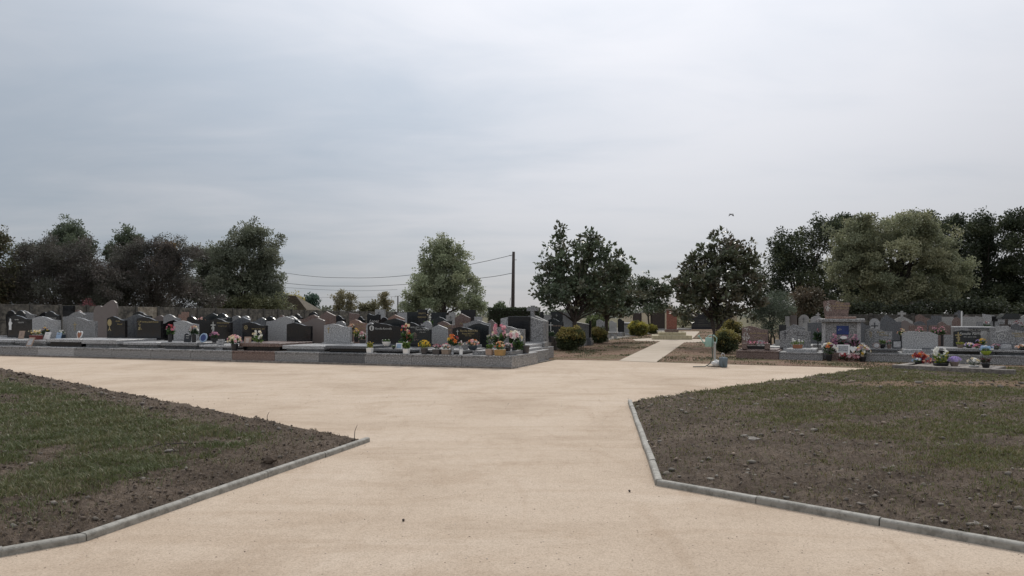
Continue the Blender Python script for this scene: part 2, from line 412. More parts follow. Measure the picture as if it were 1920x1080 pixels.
def soil_h(x, y, poly):
    p = Vector((x, y)); d = min(seg_d(p, poly[i], poly[(i + 1) % len(poly)]) for i in range(len(poly)))
    e = min(1.0, d / 0.22)
    far = max(0.0, min(1.0, (y - 3) / 20))
    return e * (0.055 + 0.02 * far + lump(x, y, 0.085)) - 0.02
def in_view(x, y, pad=0.06):
    return y > 2.5 and abs(x / max(y, .1)) < 0.70 + pad
def verge(name, poly, step, label):
    """soil surface: cells grow with distance so that they stay small in the picture"""
    y0, y1 = max(2.6, min(q.y for q in poly)), max(q.y for q in poly)
    verts = []; faces = []; prev = None; y = y0
    while y < y1:
        st_ = step * max(1.0, y / 6.0) ** 1.1
        a0_, a1_ = -0.83 * y, 0.83 * y; n_ = int((a1_ - a0_) / (st_ * 1.2)); row = []
        for i_ in range(n_ + 1):
            row.append(a0_ + (a1_ - a0_) * i_ / n_)
        prev_y = y; y += st_
        faces.append((prev_y, st_))
    # regular fan grid: same column count in every row keeps the quads simple
    ys = [f_[0] for f_ in faces]; nc = int(1.66 / 0.0066); faces = []; idx = {}
    us = [-0.83 + 1.66 * i_ / nc for i_ in range(nc + 1)]
    for j_ in range(len(ys)):
        for i_ in range(nc + 1):
            p_ = Vector((us[i_] * ys[j_], ys[j_]))
            if inside(p_, poly):
                idx[i_, j_] = len(verts); verts.append((p_.x, p_.y, soil_h(p_.x, p_.y, poly)))
    for j_ in range(len(ys) - 1):
        for i_ in range(nc):
            k_ = [(i_, j_), (i_ + 1, j_), (i_ + 1, j_ + 1), (i_, j_ + 1)]
            if all(q_ in idx for q_ in k_): faces.append([idx[q_] for q_ in k_])
    me = fast_mesh(name, np.array(verts), np.array(faces))
    o = link(name, me, M['soil']); tag(o, kind='structure'); return o
sheet('soil_base', [(q.x, q.y) for q in LV], 0.008, M['soil'])
sheet('soil_base', [(q.x, q.y) for q in RV], 0.008, M['soil'])
verge('soil_verge', LV, 0.034, '')
verge('soil_verge', RV, 0.034, '')

# kerb stones, each one metre long
def kerb_line(poly, side):
    k = empty('kerb'); tag(k, kind='structure')
    for a, b in zip(poly, poly[1:]):
        L = (b - a).length; n = max(1, round(L)); dr = (b - a) / L; a = a - dr * .012; L += .02
        for i in range(n):
            q = a + dr * (L * i / n)
            if q.y < 2: continue
            bm = bmesh.new(); l = L / n - 0.009
            prof = [(-0.036, -0.05), (0.036, -0.05), (0.036, 0.036), (0.032, 0.046), (0.022, 0.053), (0.0, 0.055), (-0.022, 0.053), (-0.032, 0.046), (-0.036, 0.036)]
            r0 = [bm.verts.new((0.0, y, z)) for y, z in prof]; r1 = [bm.verts.new((l, y, z)) for y, z in prof]
            for j in range(len(prof)):
                bm.faces.new((r0[j], r0[(j + 1) % len(prof)], r1[(j + 1) % len(prof)], r1[j]))
            bm.faces.new(r0); bm.faces.new(list(reversed(r1)))
            bmesh.ops.recalc_face_normals(bm, faces=bm.faces)
            o = bm_obj('kerb_stone', bm, M['kerb'], k)
            o.location = (q.x, q.y, rng.uniform(-0.006, 0.004)); o.rotation_euler = (rng.uniform(-.06, .06), rng.uniform(-.004, .004), math.atan2(dr.y, dr.x) + rng.uniform(-.007, .007))
kerb_line(LK, 1); kerb_line(RK, -1)

# grass blades, crumbs and pebbles on the verges
def grass_mask_left(x, y):
    d = min(seg_d(Vector((x, y)), LK[0], LK[1]), seg_d(Vector((x, y)), LK[1], LK[3]))
    d2 = seg_d(Vector((x, y)), LV[0], LV[-1])
    n = noise.noise((x * 0.9, y * 0.9, 0.2)) * 0.55 + noise.noise((x * 2.6, y * 2.6, 4.0)) * 0.35
    e = min((d - 0.95) / 0.9, (d2 - 0.75 - 0.02 * y) / 0.6)
    return max(0, min(1, 0.5 + e * 0.6)) * (1 if e > 0 else 0.25) * max(0, min(1, 0.62 + n * 2.2))
def grass_mask_right(x, y):
    d = min(seg_d(Vector((x, y)), RK[0], RK[1]), seg_d(Vector((x, y)), RK[1], RK[2]))
    n = noise.noise((x * 0.5, y * 0.75, 9.2)) * 0.95 + noise.noise((x * 1.7, y * 2.1, 2.0)) * 0.75
    far = min(1, max(0, (y - 7.5) / 6.0))
    e = min(1, max(0, (d - 1.1) / 1.6))
    strip = 0.12 if (x > 7 and abs(y - 16.4) < .55) else 1.0
    return strip * (max(0, min(1, (n + 0.12 + 0.42 * far) * 1.8)) * e + (0.07 if n > 0.1 else 0.02) + .12 * far)
def scatter(poly, mask, n, ymax, ymin=3.9):
    """random points on the verge, equally thick per picture area rather than per metre"""
    pts = []; x0, x1 = -0.78, 0.78; tries = 0
    while len(pts) < n and tries < n * 14:
        tries += 1
        u = rng.random(); y = ymin * (ymax / ymin) ** (u ** 0.85); x = rng.uniform(x0, x1) * y
        if not inside(Vector((x, y)), poly): continue
        if rng.random() < mask(x, y): pts.append((x, y))
    return pts
def blades(name, poly, mask, n, ymax, hgt, cols, label, ymin=3.9, flat=None):
    pts = scatter(poly, mask, n, ymax, ymin)
    V = []; F3 = []; C = []
    for x, y in pts:
        z = soil_h(x, y, poly) if flat is None else flat; h = hgt * rng.uniform(0.45, 1.35); a = rng.uniform(0, 2 * math.pi); w = 0.0022 * max(1, y / 5.5) * rng.uniform(.8, 1.6)
        dx, dy = math.cos(a), math.sin(a); ln = rng.uniform(0.35, 1.5) * h; b0_ = rng.uniform(0, 2 * math.pi); lx, ly = math.cos(b0_) * ln, math.sin(b0_) * ln
        i = len(V)
        V += [(x - dx * w, y - dy * w, z - .01), (x + dx * w, y + dy * w, z - .01), (x - dx * w * .7 + lx * .35, y - dy * w * .7 + ly * .35, z + h * .62), (x + dx * w * .7 + lx * .35, y + dy * w * .7 + ly * .35, z + h * .62), (x + lx, y + ly, z + h * .95)]
        F3 += [(i, i + 1, i + 3), (i, i + 3, i + 2), (i + 2, i + 3, i + 4)]
        gp = .66 + .5 * noise.noise((x * 1.3, y * 1.3, 8.0)); c = cols[0] if rng.random() < gp else (cols[1] if rng.random() < .7 else cols[2]); k = rng.uniform(.7, 1.25)
        C += [(c[0] * k, c[1] * k, c[2] * k)] * 3
    me = fast_mesh(name, np.array(V), None, np.array(F3), np.array(C))
    o = link(name, me, M['grass']); tag(o, label, 'grass', kind='stuff')
blades('grass', LV, grass_mask_left, 90000, 24, 0.05, [(0.102, 0.12, 0.046), (0.15, 0.15, 0.066), (0.22, 0.185, 0.11)], 'short dark green grass covering the left soil verge')
blades('grass', RV, grass_mask_right, 100000, 26, 0.034, [(0.128, 0.138, 0.05), (0.18, 0.162, 0.074), (0.24, 0.19, 0.115)], 'thin patchy grass on the right soil verge')
def crumbs(name, poly, n, ymax, s0, s1, cols, label, flat, cat, edge=None):
    msk = edge or (lambda x, y: 1.0)
    pts = scatter(poly, msk, n, ymax)
    ico = bmesh.new(); bmesh.ops.create_icosphere(ico, subdivisions=1, radius=1); ico.verts.ensure_lookup_table()
    bv = np.array([v.co[:] for v in ico.verts]); bf = np.array([[v.index for v in f.verts] for f in ico.faces]); ico.free()
    V = []; F = []; C = []; nrs = np.random.RandomState(3)
    for i, (x, y) in enumerate(pts):
        s = (s0 + (s1 - s0) * rng.random() ** 4) * min(2.2, max(1, y / 8)); z = soil_h(x, y, poly)
        v = bv * (1 + nrs.uniform(-.48, .48, (len(bv), 1))) * np.array([s * rng.uniform(.7, 1.3), s * rng.uniform(.7, 1.3), s * flat])
        a = rng.uniform(0, 6.28); ca, sa = math.cos(a), math.sin(a); v = v @ np.array([[ca, sa, 0], [-sa, ca, 0], [0, 0, 1]])
        V.append(v + np.array([x, y, z + s * flat * .35])); F.append(bf + i * len(bv))
        c = cols[rng.randrange(len(cols))]; k = rng.uniform(.75, 1.2); C.append(np.repeat([[c[0] * k, c[1] * k, c[2] * k]], len(bf), 0))
    me = fast_mesh(name, np.concatenate(V), None, np.concatenate(F), np.concatenate(C))
    o = link(name, me, M['clod']); tag(o, label, cat, kind='stuff')
brown = [(0.104, 0.081, 0.063), (0.13, 0.102, 0.08), (0.083, 0.064, 0.05)]
stone = [(0.17, 0.148, 0.122), (0.22, 0.198, 0.168), (0.145, 0.126, 0.108), (0.19, 0.148, 0.115)]
eL = lambda x, y: 1.0 if grass_mask_left(x, y) < 0.3 else 0.12
eR = lambda x, y: 1.0 if grass_mask_right(x, y) < 0.3 else 0.25
crumbs('soil_crumbs', LV, 7000, 22, 0.004, 0.018, brown, 'loose brown clods of dug soil along the left kerb', 0.75, 'soil', eL)
crumbs('soil_crumbs', RV, 7000, 22, 0.004, 0.016, brown, 'loose brown clods of dug soil on the right verge', 0.7, 'soil', eR)
crumbs('pebbles', LV, 420, 18, 0.006, 0.032, stone, 'small pale pebbles in the left soil verge', 0.6, 'pebbles', eL)
crumbs('pebbles', RV, 900, 20, 0.006, 0.036, stone, 'small pale pebbles scattered over the right soil verge', 0.6, 'pebbles', eR)
straw = [(0.15, 0.115, 0.075), (0.11, 0.085, 0.058), (0.22, 0.18, 0.12)]
blades('dry_straw', LV, lambda x, y: .8 * eL(x, y), 12000, 20, 0.024, straw, 'dry straw and root fibres on the left soil edge')
blades('dry_straw', RV, lambda x, y: .8 * eR(x, y), 9000, 22, 0.024, straw, 'dry straw and root fibres on the right soil verge')
NOTV = lambda x, y: 0.0 if (inside(Vector((x, y)), LV) or inside(Vector((x, y)), RV)) else (1.0 if min(seg_d(Vector((x, y)), LK[0], LK[1]), seg_d(Vector((x, y)), LK[1], LK[3]), seg_d(Vector((x, y)), RK[0], RK[1]), seg_d(Vector((x, y)), RK[1], RK[2])) < .16 else .22)
soil_keep = soil_h
soil_h = lambda x, y, poly: -0.004
crumbs('grit', [Vector((-9, 3)), Vector((9, 3)), Vector((9, 16)), Vector((-9, 16))], 2600, 15, 0.002, 0.006, [(.4, .32, .25), (.5, .42, .34), (.34, .275, .215), (.58, .51, .43)], 'loose grit and small stones on the sand path', 0.7, 'grit', NOTV)
soil_h = soil_keep
BEDP = [V2(q) for q in bl[:1] + bl[2:-1] + [LB.P(-2.6, 30), LB.P(-2.6, 6)]]; CPP = [V2(q) for q in cp]
def bed_mask(x, y):
    if inside(Vector((x, y)), CPP): return 0
    n_ = noise.noise((x * .5, y * .35, 6.0)) + .5 * noise.noise((x * 1.4, y * 1.1, 2.0)); return max(0, min(1, n_ * 1.5 - .05))
blades('grass', BEDP, bed_mask, 26000, 70, 0.05, [(0.07, 0.08, 0.036), (0.11, 0.105, 0.052), (0.17, 0.13, 0.08)], 'thin grass patches on the beds beside the footpath', 20, 0.002)
blades('leaf_litter', BEDP, lambda x, y: 0 if inside(Vector((x, y)), CPP) else .3 + .7 * max(0, noise.noise((x * .4, y * .4, 1.0))), 9000, 60, 0.022, [(0.2, 0.125, 0.075), (0.15, 0.095, 0.06), (0.27, 0.18, 0.11)], 'fallen brown leaves on the beds under the magnolias', 20, 0.004)
def rock(px, py, poly, s, label, colr, flat=.45):
    q = gnd(px, py, 0.06)
    bm = bmesh.new(); bmesh.ops.create_icosphere(bm, subdivisions=2, radius=1)
    for v in bm.verts:
        k = 1 + 0.35 * noise.noise(v.co * 1.7 + Vector((px, py, 0))) + 0.3 * noise.noise(v.co * 4.5 + Vector((py, px, 0))); v.co = Vector((v.co.x * s * 1.25, v.co.y * s, v.co.z * s * flat)) * k
    o = bm_obj('stone', bm, colr); o.location = (q.x, q.y, soil_h(q.x, q.y, poly) + s * flat * .3); o.rotation_euler = (0, 0, px); tag(o, label, 'stone')
rock(1411, 826, RV, 0.085, 'large flat grey stone lying on the right verge beside smaller grey stone', M['CC'])
rock(1397, 822, RV, 0.05, 'small grey stone touching the large flat stone on the right verge', M['CC'])
rock(1845, 1000, RV, 0.05, 'round brown stone near the right kerb at the picture edge', M['CC'])
rock(1830, 978, RV, 0.035, 'round pale stone above the brown stone near the right kerb', M['CC'])
rock(506, 868, LV, 0.06, 'big dark clod of soil beside the left kerb', M['soil'], .8)
rock(318, 847, LV, 0.045, 'flat pale stone beside the dry stick on the left verge', M['CC'])
# the dry stick and the thin upright stems
def twig(name, pts, r, label, cat='stick'):
    bm = bmesh.new(); add_tube(bm, pts, [r * (1 - .6 * i / (len(pts) - 1)) for i in range(len(pts))], 5)
    o = bm_obj(name, bm, M['bark']); tag(o, label, cat)
q0, q1, q2 = gnd(255, 849, .07), gnd(300, 833, .09), gnd(390, 831, .08)
twig('dry_stick', [q0, q1, gnd(345, 831, .13), q2], 0.012, 'dry dark stick lying on the left verge between grass and soil')
for px, py, hh_, lb in ((664, 824, .18, 'thin bare stem standing at the tip of the left verge'), (500, 790, .14, 'thin bare stem rising from the back edge of the left verge')):
    q = gnd(px, py, .05); twig('dry_weed', [q - Vector((0, 0, .05)), q + Vector((.01, 0, hh_ * .6)), q + Vector((.04, 0, hh_))], 0.006, lb, 'plant stem')
# dark pebbles lying on the sand
for px, py, lb in ((1180, 922, 'single dark pebble on the sand near the right kerb corner'), (756, 977, 'single dark pebble on the sand in front of the left verge')):
    q = gnd(px, py); bm = bmesh.new(); bmesh.ops.create_icosphere(bm, subdivisions=2, radius=.011)
    for v in bm.verts: v.co *= 1 + .3 * noise.noise(v.co * 60)
    o = bm_obj('pebble', bm, M['wood']); o.location = (q.x, q.y, .008); tag(o, lb, 'pebble')

# ------------------------------------------------------------------ graves
KEYS = {
    'wave': [(0, .9), (.06, .93), (.3, 1), (.5, .955), (.74, .845), (.9, .825), (1, .825)],
    'ogee': [(0, .86), (.14, .87), (.36, .965), (.5, 1), (.64, .965), (.86, .87), (1, .86)],
    'dome': [(0, .84), (.12, .925), (.3, .985), (.5, 1), (.7, .985), (.88, .925), (1, .84)],
    'double': [(0, .84), (.06, .93), (.2, 1), (.36, 1), (.52, .955), (.68, .975), (.8, .955), (.93, .86), (1, .80)],
    'concave': [(0, .97), (.12, 1), (.35, .95), (.6, .93), (.85, .985), (1, .97)]}
LINEAR = {'flat': [(0, 1), (1, 1)], 'peak': [(0, .85), (.42, 1), (1, .84)], 'gable': [(0, .78), (.5, 1), (1, .78)], 'step': [(0, .9), (.3, .9), (.34, 1), (1, 1)], 'slant': [(0, .86), (1, 1)], 'shield': [(0, 1), (.3, .97), (1, .93)]}
def outline(shape, w, h, z0=0.0):
    if shape.endswith('_r'):
        return [(-x, z) for x, z in reversed(outline(shape[:-2], w, h, z0))]
    if shape == 'heart':                                        # two uneven lobes, low left and high right
        pts = [(-.5, 0), (.5, 0), (.5, .45), (.54, .6), (.56, .78), (.5, .93), (.4, .99), (.28, 1), (.1, .93), (-.08, .84), (-.12, .82), (-.2, .85), (-.32, .855), (-.43, .82), (-.5, .72)]
        return [(x * w, z0 + z * h) for x, z in pts]
    if shape == 'lobes':                                        # two round humps side by side
        pts = [(-.42, 0), (.42, 0)]
        for cx in (.24, -.24):
            for k in range(9):
                a = -.35 + (math.pi + .7) * k / 8 if True else 0
                pts.append((cx + .255 * math.cos(a), .7 + .3 * math.sin(a)))
        return [(x * w, z0 + max(0, z) * h) for x, z in pts]
    if shape in LINEAR: top = LINEAR[shape]
    else:
        kk = KEYS[shape]; top = []
        n = 18
        for i in range(n + 1):
            u = i / n
            for (u0, z0_), (u1, z1_) in zip(kk, kk[1:]):
                if u0 <= u <= u1 + 1e-9:
                    f = (u - u0) / (u1 - u0); top.append((u, z0_ + (z1_ - z0_) * (f * f * (3 - 2 * f) * .5 + f * .5))); break
    bw = .86 if shape == 'shield' else 1
    return [(-w / 2 * bw, z0), (w / 2 * bw, z0)] + [((u - .5) * w, z0 + z * h) for u, z in reversed(top)]
TXT = {}
def text_mesh(s, size, shear):
    k = (s, round(size, 3), shear)
    if k not in TXT:
        cu = bpy.data.curves.new('lettering', 'FONT'); cu.body = s; cu.size = size; cu.align_x = 'CENTER'; cu.shear = shear; cu.extrude = 0.002; cu.resolution_u = 2
        o = bpy.data.objects.new('lettering', cu); col.objects.link(o); bpy.context.view_layer.update()
        me = bpy.data.meshes.new_from_object(o.evaluated_get(bpy.context.evaluated_depsgraph_get()))
        bpy.data.objects.remove(o); TXT[k] = me
    return TXT[k]
def lettering(parent, s, size, x, y, z, mat, shear=0.0, name='lettering'):
    ws = s.split()
    if len(ws) > 1:                                              # every word a piece of its own
        wid = [(lambda c_: max(c_) - min(c_))([v.co.x for v in text_mesh(w_, size, shear).vertices]) for w_ in ws]
        gap = size * .32; x0 = x - (sum(wid) + gap * (len(ws) - 1)) / 2
        for w_, l_ in zip(ws, wid):
            lettering(parent, w_, size, x0 + l_ / 2, y, z, mat, shear, name); x0 += l_ + gap
        return
    me = text_mesh(s, size, shear).copy(); me.materials.clear(); me.materials.append(mat)
    o = link(name, me, None, parent); o.location = (x, y, z); o.rotation_euler = (R(90), 0, 0); return o
def emblem(parent, kind, x, y, z, s, mat):
    bm = bmesh.new(); rr = random.Random(int(abs(x * 977 + z * 331)) + 3)
    if kind in ('cross', 'lilycross'):
        add_box(bm, -s * .04, s * .04, -.008, 0, -s * .55, s * .45); add_box(bm, -s * .27, s * .27, -.0095, -.0005, s * .12, s * .2)
        if kind == 'lilycross':
            for k in range(9):
                a = rr.uniform(0, 6.3); c = Vector((math.cos(a) * s * .12, -.012, -s * .18 + math.sin(a) * s * .2))
                add_prism(bm, [(c.x - s * .05, c.z), (c.x, c.z - s * .09), (c.x + s * .05, c.z), (c.x, c.z + s * .09)], -.014 - k * .0005, -.0005)
    elif kind in ('ring', 'disc'):
        n = 20; o_ = [(math.cos(2 * math.pi * k / n) * s * .5, math.sin(2 * math.pi * k / n) * s * .5) for k in range(n)]
        if kind == 'disc': add_prism(bm, o_, -.006, 0)
        else:
            for k in range(n):
                a, b = o_[k], o_[(k + 1) % n]; add_prism(bm, [a, b, (b[0] * .74, b[1] * .74), (a[0] * .74, a[1] * .74)], -.006, 0)
            add_prism(bm, [(x_ * .3, z_ * .3) for x_, z_ in o_], -.006, 0)
    elif kind == 'figure':
        pts = [(-.16, -.5), (.14, -.5), (.13, -.1), (.2, .02), (.24, .1), (.12, .2), (.08, .28), (.1, .36), (.07, .46), (0, .5), (-.07, .46), (-.09, .36), (-.07, .28), (-.17, .18), (-.2, 0), (-.15, -.2)]
        add_prism(bm, [(a * s, b * s) for a, b in pts], -.02, 0, .004)
    elif kind == 'lamp':                                         # round crown on a forked foot
        n = 12; add_prism(bm, [(math.cos(2 * math.pi * k / n) * s * .24, s * .2 + math.sin(2 * math.pi * k / n) * s * .3) for k in range(n)], -.006, 0)
        add_prism(bm, [(-.03 * s, -.12 * s), (-.05 * s, -.32 * s), (-.2 * s, -.5 * s), (-.12 * s, -.5 * s), (0, -.4 * s), (.12 * s, -.5 * s), (.2 * s, -.5 * s), (.05 * s, -.32 * s), (.03 * s, -.12 * s)], -.006, 0)
    else:                                                        # 'spray' of petals, 'tree' of small leaves, 'dove' sweep
        n = {'spray': 26, 'tree': 46, 'dove': 16}[kind]
        for k in range(n):
            if kind == 'dove': a = k / n * 4.2; c = (math.cos(a) * s * .35, math.sin(a) * s * .3 - .1 * s)
            elif kind == 'tree':
                u = rr.random(); c = (rr.gauss(0, .17) * s * (1.1 - .6 * u), (u - .45) * s)
            else: c = (rr.gauss(0, .13) * s, rr.uniform(-.5, .5) * s)
            a = rr.uniform(0, 3.14); l, w = s * (.075 if kind != 'tree' else .045), s * (.035 if kind != 'tree' else .025)
            pts = [(l * math.cos(a), l * math.sin(a)), (-w * math.sin(a), w * math.cos(a)), (-l * math.cos(a), -l * math.sin(a)), (w * math.sin(a), -w * math.cos(a))]
            add_prism(bm, [(c[0] + p_[0], c[1] + p_[1]) for p_ in pts], -.003 - k * .0001, 0)
        if kind == 'spray': add_tube(bm, [(-.02 * s, -.003, -.55 * s), (.03 * s, -.004, 0), (0, -.003, .5 * s)], [.008 * s] * 3, 4)
    o = bm_obj('emblem', bm, mat, parent); o.location = (x, y, z); return o
def stone_px(blk, x0, x1, yt, d):
    s0, s1 = blk.s(x0, d), blk.s(x1, d); xm = (x0 + x1) / 2
    Y = blk.Y(xm, d)
    return s0, s1, EYE - (yt - HY) / FPX * Y
def headstone(blk, x0, x1, yt, d, shape, mat, label, zb=0.42, th=0.11, back=False, txt=(), emb=None, slab='GM', slabw=None, slabl=1.8, name='gravestone', slabz=None):
    """a gravestone behind the front row: plinth, standing stone and the grave slab it heads"""
    s0, s1, top = stone_px(blk, x0, x1, yt, d); w = s1 - s0; h = top - zb
    root = empty(name, blk.P((s0 + s1) / 2, d), -blk.th); tag(root, label, 'gravestone', 'gravestones in the rows behind the left front graves' if blk is LB else 'gravestones in the rows behind the right front graves')
    bm = bmesh.new(); add_prism(bm, outline(shape, w, h, zb), 0, th, 0.012)
    hst = bm_obj('headstone', bm, M[mat], root)
    sw = (slabw or max(w * 1.12, .75)) / 2; sg = -1 if not back else 1
    y0, y1 = (-slabl, th + .1) if not back else (-.1, th + slabl)
    box('plinth', M[slab], root, -sw, sw, y0, y1, -.02, zb - .14, .012)
    box('slab', M[slab], root, -sw + .06, sw - .06, y0 + .06, y1 - .06, zb - .138, zb, .012)
    for t_ in txt:
        s_, fx, fz, size, mt = t_[:5]; lettering(hst, s_, size, fx * w, -.004, zb + fz * h, M[mt], t_[5] if len(t_) > 5 else 0)
    if emb: emblem(hst, emb[0], emb[1] * w, -.001, zb + emb[2] * h, emb[3] * h, M[emb[4]])
    return root
def grave(blk, f0, f1, base, tiers, hs, label, depth=2.55, kz=.37, cap=None, zb=.6):
    """a front-row grave: base course, tiers of slab, standing stone; f0,f1 = its ends along the front, in photo columns"""
    s0, s1 = blk.s(f0, 0), blk.s(f1, 0); c = (s0 + s1) / 2; hw = (s1 - s0) / 2 - .004
    root = empty('grave', blk.P(c, 0), -blk.th); tag(root, label, 'grave', 'front graves along the left sand path' if blk is LB else 'front graves of the right block')
    box('base_course', M[base], root, -hw, hw, 0, depth, -.03, kz - .065, .006)
    box('base_cap', M[cap or base], root, -hw, hw, -.012, depth, kz - .063, kz, .008)
    for k, (u0, u1, d0, d1, z0, z1, mt) in enumerate(tiers):
        box('slab', M[mt], root, -hw + u0 * 2 * hw, -hw + u1 * 2 * hw, d0, d1, z0, z1, .012)
    if hs:
        x0, x1, yt, d, shape, mt, txt, emb = hs
        a0, a1, top = stone_px(blk, x0, x1, yt, d); w = a1 - a0; h = top - zb; xc = (a0 + a1) / 2 - c
        bm = bmesh.new(); add_prism(bm, [(x + xc, z) for x, z in outline(shape, w, h, zb)], d, d + .12, .012)
        hst = bm_obj('headstone', bm, M[mt], root)
        box('headstone_foot', M[tiers[0][6] if tiers else base], root, max(-hw, xc - w / 2 - .04), min(hw, xc + w / 2 + .04), d - .06, min(depth, d + .17), kz + .001, zb - .001, .006)
        for t_ in txt:
            s_, fx, fz, size, mtt = t_[:5]; lettering(hst, s_, size, xc + fx * w, d - .004, zb + fz * h, M[mtt], t_[5] if len(t_) > 5 else 0)
        for e in emb: emblem(hst, e[0], xc + e[1] * w, d - .001, zb + e[2] * h, e[3] * h, M[e[4]])
    return root
def T(top, gap, slab, body, d0=.42, d1=2.2, in0=.06, in1=.94):
    """usual stack: recessed body under an overhanging slab"""
    return [(in0 + .05, in1 - .05, d0 + .12, d1, .371, gap, body), (in0, in1, d0, d1 + .02, gap + .001, top, slab)]
g = 'gold'
# --- left block, front row (left to right)
grave(LB, -132, -64, 'GM', T(.62, .5, 'GL', 'GM'), (14, 60, 591, 2.35, 'wave', 'BK', [('Famille', -.12, .78, .085, 'silver', .3), ('CICAGNI', .05, .65, .085, 'silver')], [('figure', -.37, .6, .5, 'white')]), 'black wave-topped grave with white statue relief beside dark red planter')
grave(LB, -64, 5, 'GM', T(.6, .49, 'GL', 'GM'), (60, 110, 593, 2.35, 'wave', 'GL', [], [('ring', .02, .68, .17, 'silver')]), 'light grey grave with small pale ring on its headstone, red planter before it')
grave(LB, 5, 70, 'GM', T(.58, .46, 'GM', 'GL'), (126, 179, 595, 2.35, 'wave', 'GM', [], [('cross', -.22, .6, .4, 'gold')]), 'blue-grey grave with white heart plaque leaning on its headstone')
grave(LB, 70, 139, 'GL', T(.66, .55, 'GL', 'BK', .3, 2.2, .02, .98), (200, 235, 593, 2.35, 'wave', 'BK', [('Famille', .1, .76, .085, 'gold', .3), ('Renault', .2, .63, .085, 'gold', .3)], [('lamp', -.34, .62, .5, g)]), 'narrow black headstone with gilt lamp emblem over wide grey slab')
grave(LB, 139, 209, 'GM', T(.66, .5, 'GL', 'GM', .3, 2.2, .0, .95), (256, 302, 594, 2.35, 'wave', 'BK', [('FAMILLE BERTRAND', .06, .74, .095, 'gold')], [('spray', -.36, .64, .42, g)]), 'black wave-topped grave with gilt flower and capital lettering, no flowers on it')
grave(LB, 209, 282, 'GM', T(.58, .48, 'GL', 'GM', .4), (325, 370, 601, 2.35, 'wave', 'GL', [], []), 'speckled light grey headstone behind two black vases of red flowers')
grave(LB, 282, 357, 'GM', T(.6, .48, 'GM', 'GD', .35), (394, 433, 597, 2.35, 'wave', 'BK', [('MARIE STEFANELLI', .12, .77, .07, 'gold'), ('1921 - 2004   1925 - 2011', .1, .64, .045, 'gold')], [('lilycross', -.35, .62, .5, 'silver')]), 'black grave with pale cross and gilt lines behind mauve bouquet')
grave(LB, 357, 435, 'GM', T(.53, .45, 'GL', 'GM', .3), (454, 499, 604, 2.35, 'wave', 'BK', [('JEAN PAUL  1960 - 2016', .17, .62, .06, 'gold')], [('ring', -.34, .72, .22, g)]), 'black grave with gilt ring emblem behind white orchid and brown plaque')
grave(LB, 435, 515, 'BR', T(.63, .5, 'BR', 'BK', .3, 2.2, .02, .98), (537, 583, 605, 2.35, 'wave', 'BK', [], []), 'plain black headstone over reddish-brown slab and brown base')
grave(LB, 515, 598, 'GM', T(.56, .44, 'GL', 'GL', .35, 2.2, .02, .98), (607, 657, 607, 2.35, 'wave', 'GL', [], [('cross', -.32, .68, .36, g)]), 'light grey speckled grave with thin gilt cross and bare slab')
grave(LB, 598, 683, 'GD', T(.58, .48, 'GD', 'BK', .3, 2.2, .02, .98), (689, 757, 606, 2.35, 'wave', 'BK', [('Famille Roumilla', -.06, .68, .1, 'silver', .25)], [('disc', -.38, .75, .27, 'silver'), ('figure', -.38, .75, .18, 'BK')]), 'wide black grave with round pale medallion behind white bowl planter')
grave(LB, 683, 772, 'GM', T(.5, .42, 'GD', 'BK', .3), (771, 807, 613, 2.25, 'ogee', 'BG', [('Famille REGIS', .08, .8, .09, 'silver'), ('1948 - 2012', .1, .66, .05, 'silver')], [('tree', -.28, .38, .5, 'beige')]), 'greenish-black headstone with engraved tree behind yellow chrysanthemum')
grave(LB, 772, 865, 'GM', T(.5, .42, 'GM', 'GM', .3), (848, 898, 613, 2.25, 'wave', 'BK', [('Famille REDON', .12, .72, .1, 'gold'), ('Philippe REDON', .1, .58, .065, 'gold'), ('1952 - 2015', .1, .47, .05, 'gold')], [('cross', -.3, .7, .3, 'silver')]), 'black grave with gilt double name behind orange roses')
grave(LB, 865, 960, 'GM', [(.12, .9, .4, 2.15, .371, .49, 'GM')], (930, 983, 611, 2.2, 'wave', 'GM', [], []), 'grey corner grave crowded with pink and white flowers')
# side course of the corner and its neighbour behind
grave(LB, 900, 961.5, 'GM', [(.1, .8, .2, 1.9, .371, .46, 'GL')], None, 'low grey grave course behind the corner, edged by sand path', 2.0).location = LB.P(-.74, 2.56)
# the concrete footing under the front row
ft = box('footing', M['CC'], None, -33, .03, -.1, .05, -.03, .05, .01); ft.location = LB.P(0, 0); ft.rotation_euler = (0, 0, -LB.th); tag(ft, kind='structure')

# --- left block, backs of the second row (they face away)
d2 = 3.05
for x0, x1, yt, shape, mt, lb in (
    (117, 157, 584, 'wave_r', 'GM', 'tall blue-grey stone back behind the white heart plaque grave'),
    (226, 270, 589, 'wave_r', 'GD', 'coarse dark grey stone back between the two gilt black headstones'),
    (298, 337, 600, 'wave_r', 'BK', 'black stone back just left of the speckled grey headstone'),
    (366, 394, 600, 'flat', 'BK', 'flat black stone back left of the pale cross headstone'),
    (425, 467, 595, 'wave_r', 'GD', 'slate grey stone back with hump above the ring emblem headstone'),
    (499, 549, 593, 'wave_r', 'GL', 'tall light grey stone back left of the plain black headstone'),
    (562, 607, 596, 'wave_r', 'TP', 'brown stone back right of the plain black headstone'),
    (701, 757.5, 597, 'wave_r', 'BG', 'high dark stone back above the round medallion headstone'),
    (809, 838, 609, 'peak', 'GL', 'grey pointed stone between the tree headstone and orange roses'),
    (862, 915, 606, 'wave_r', 'BG', 'dark humped stone back behind the gilt double name headstone')):
    headstone(LB, x0, x1, yt, d2, shape, mt, lb, zb=.45, back=True, slab='GM')
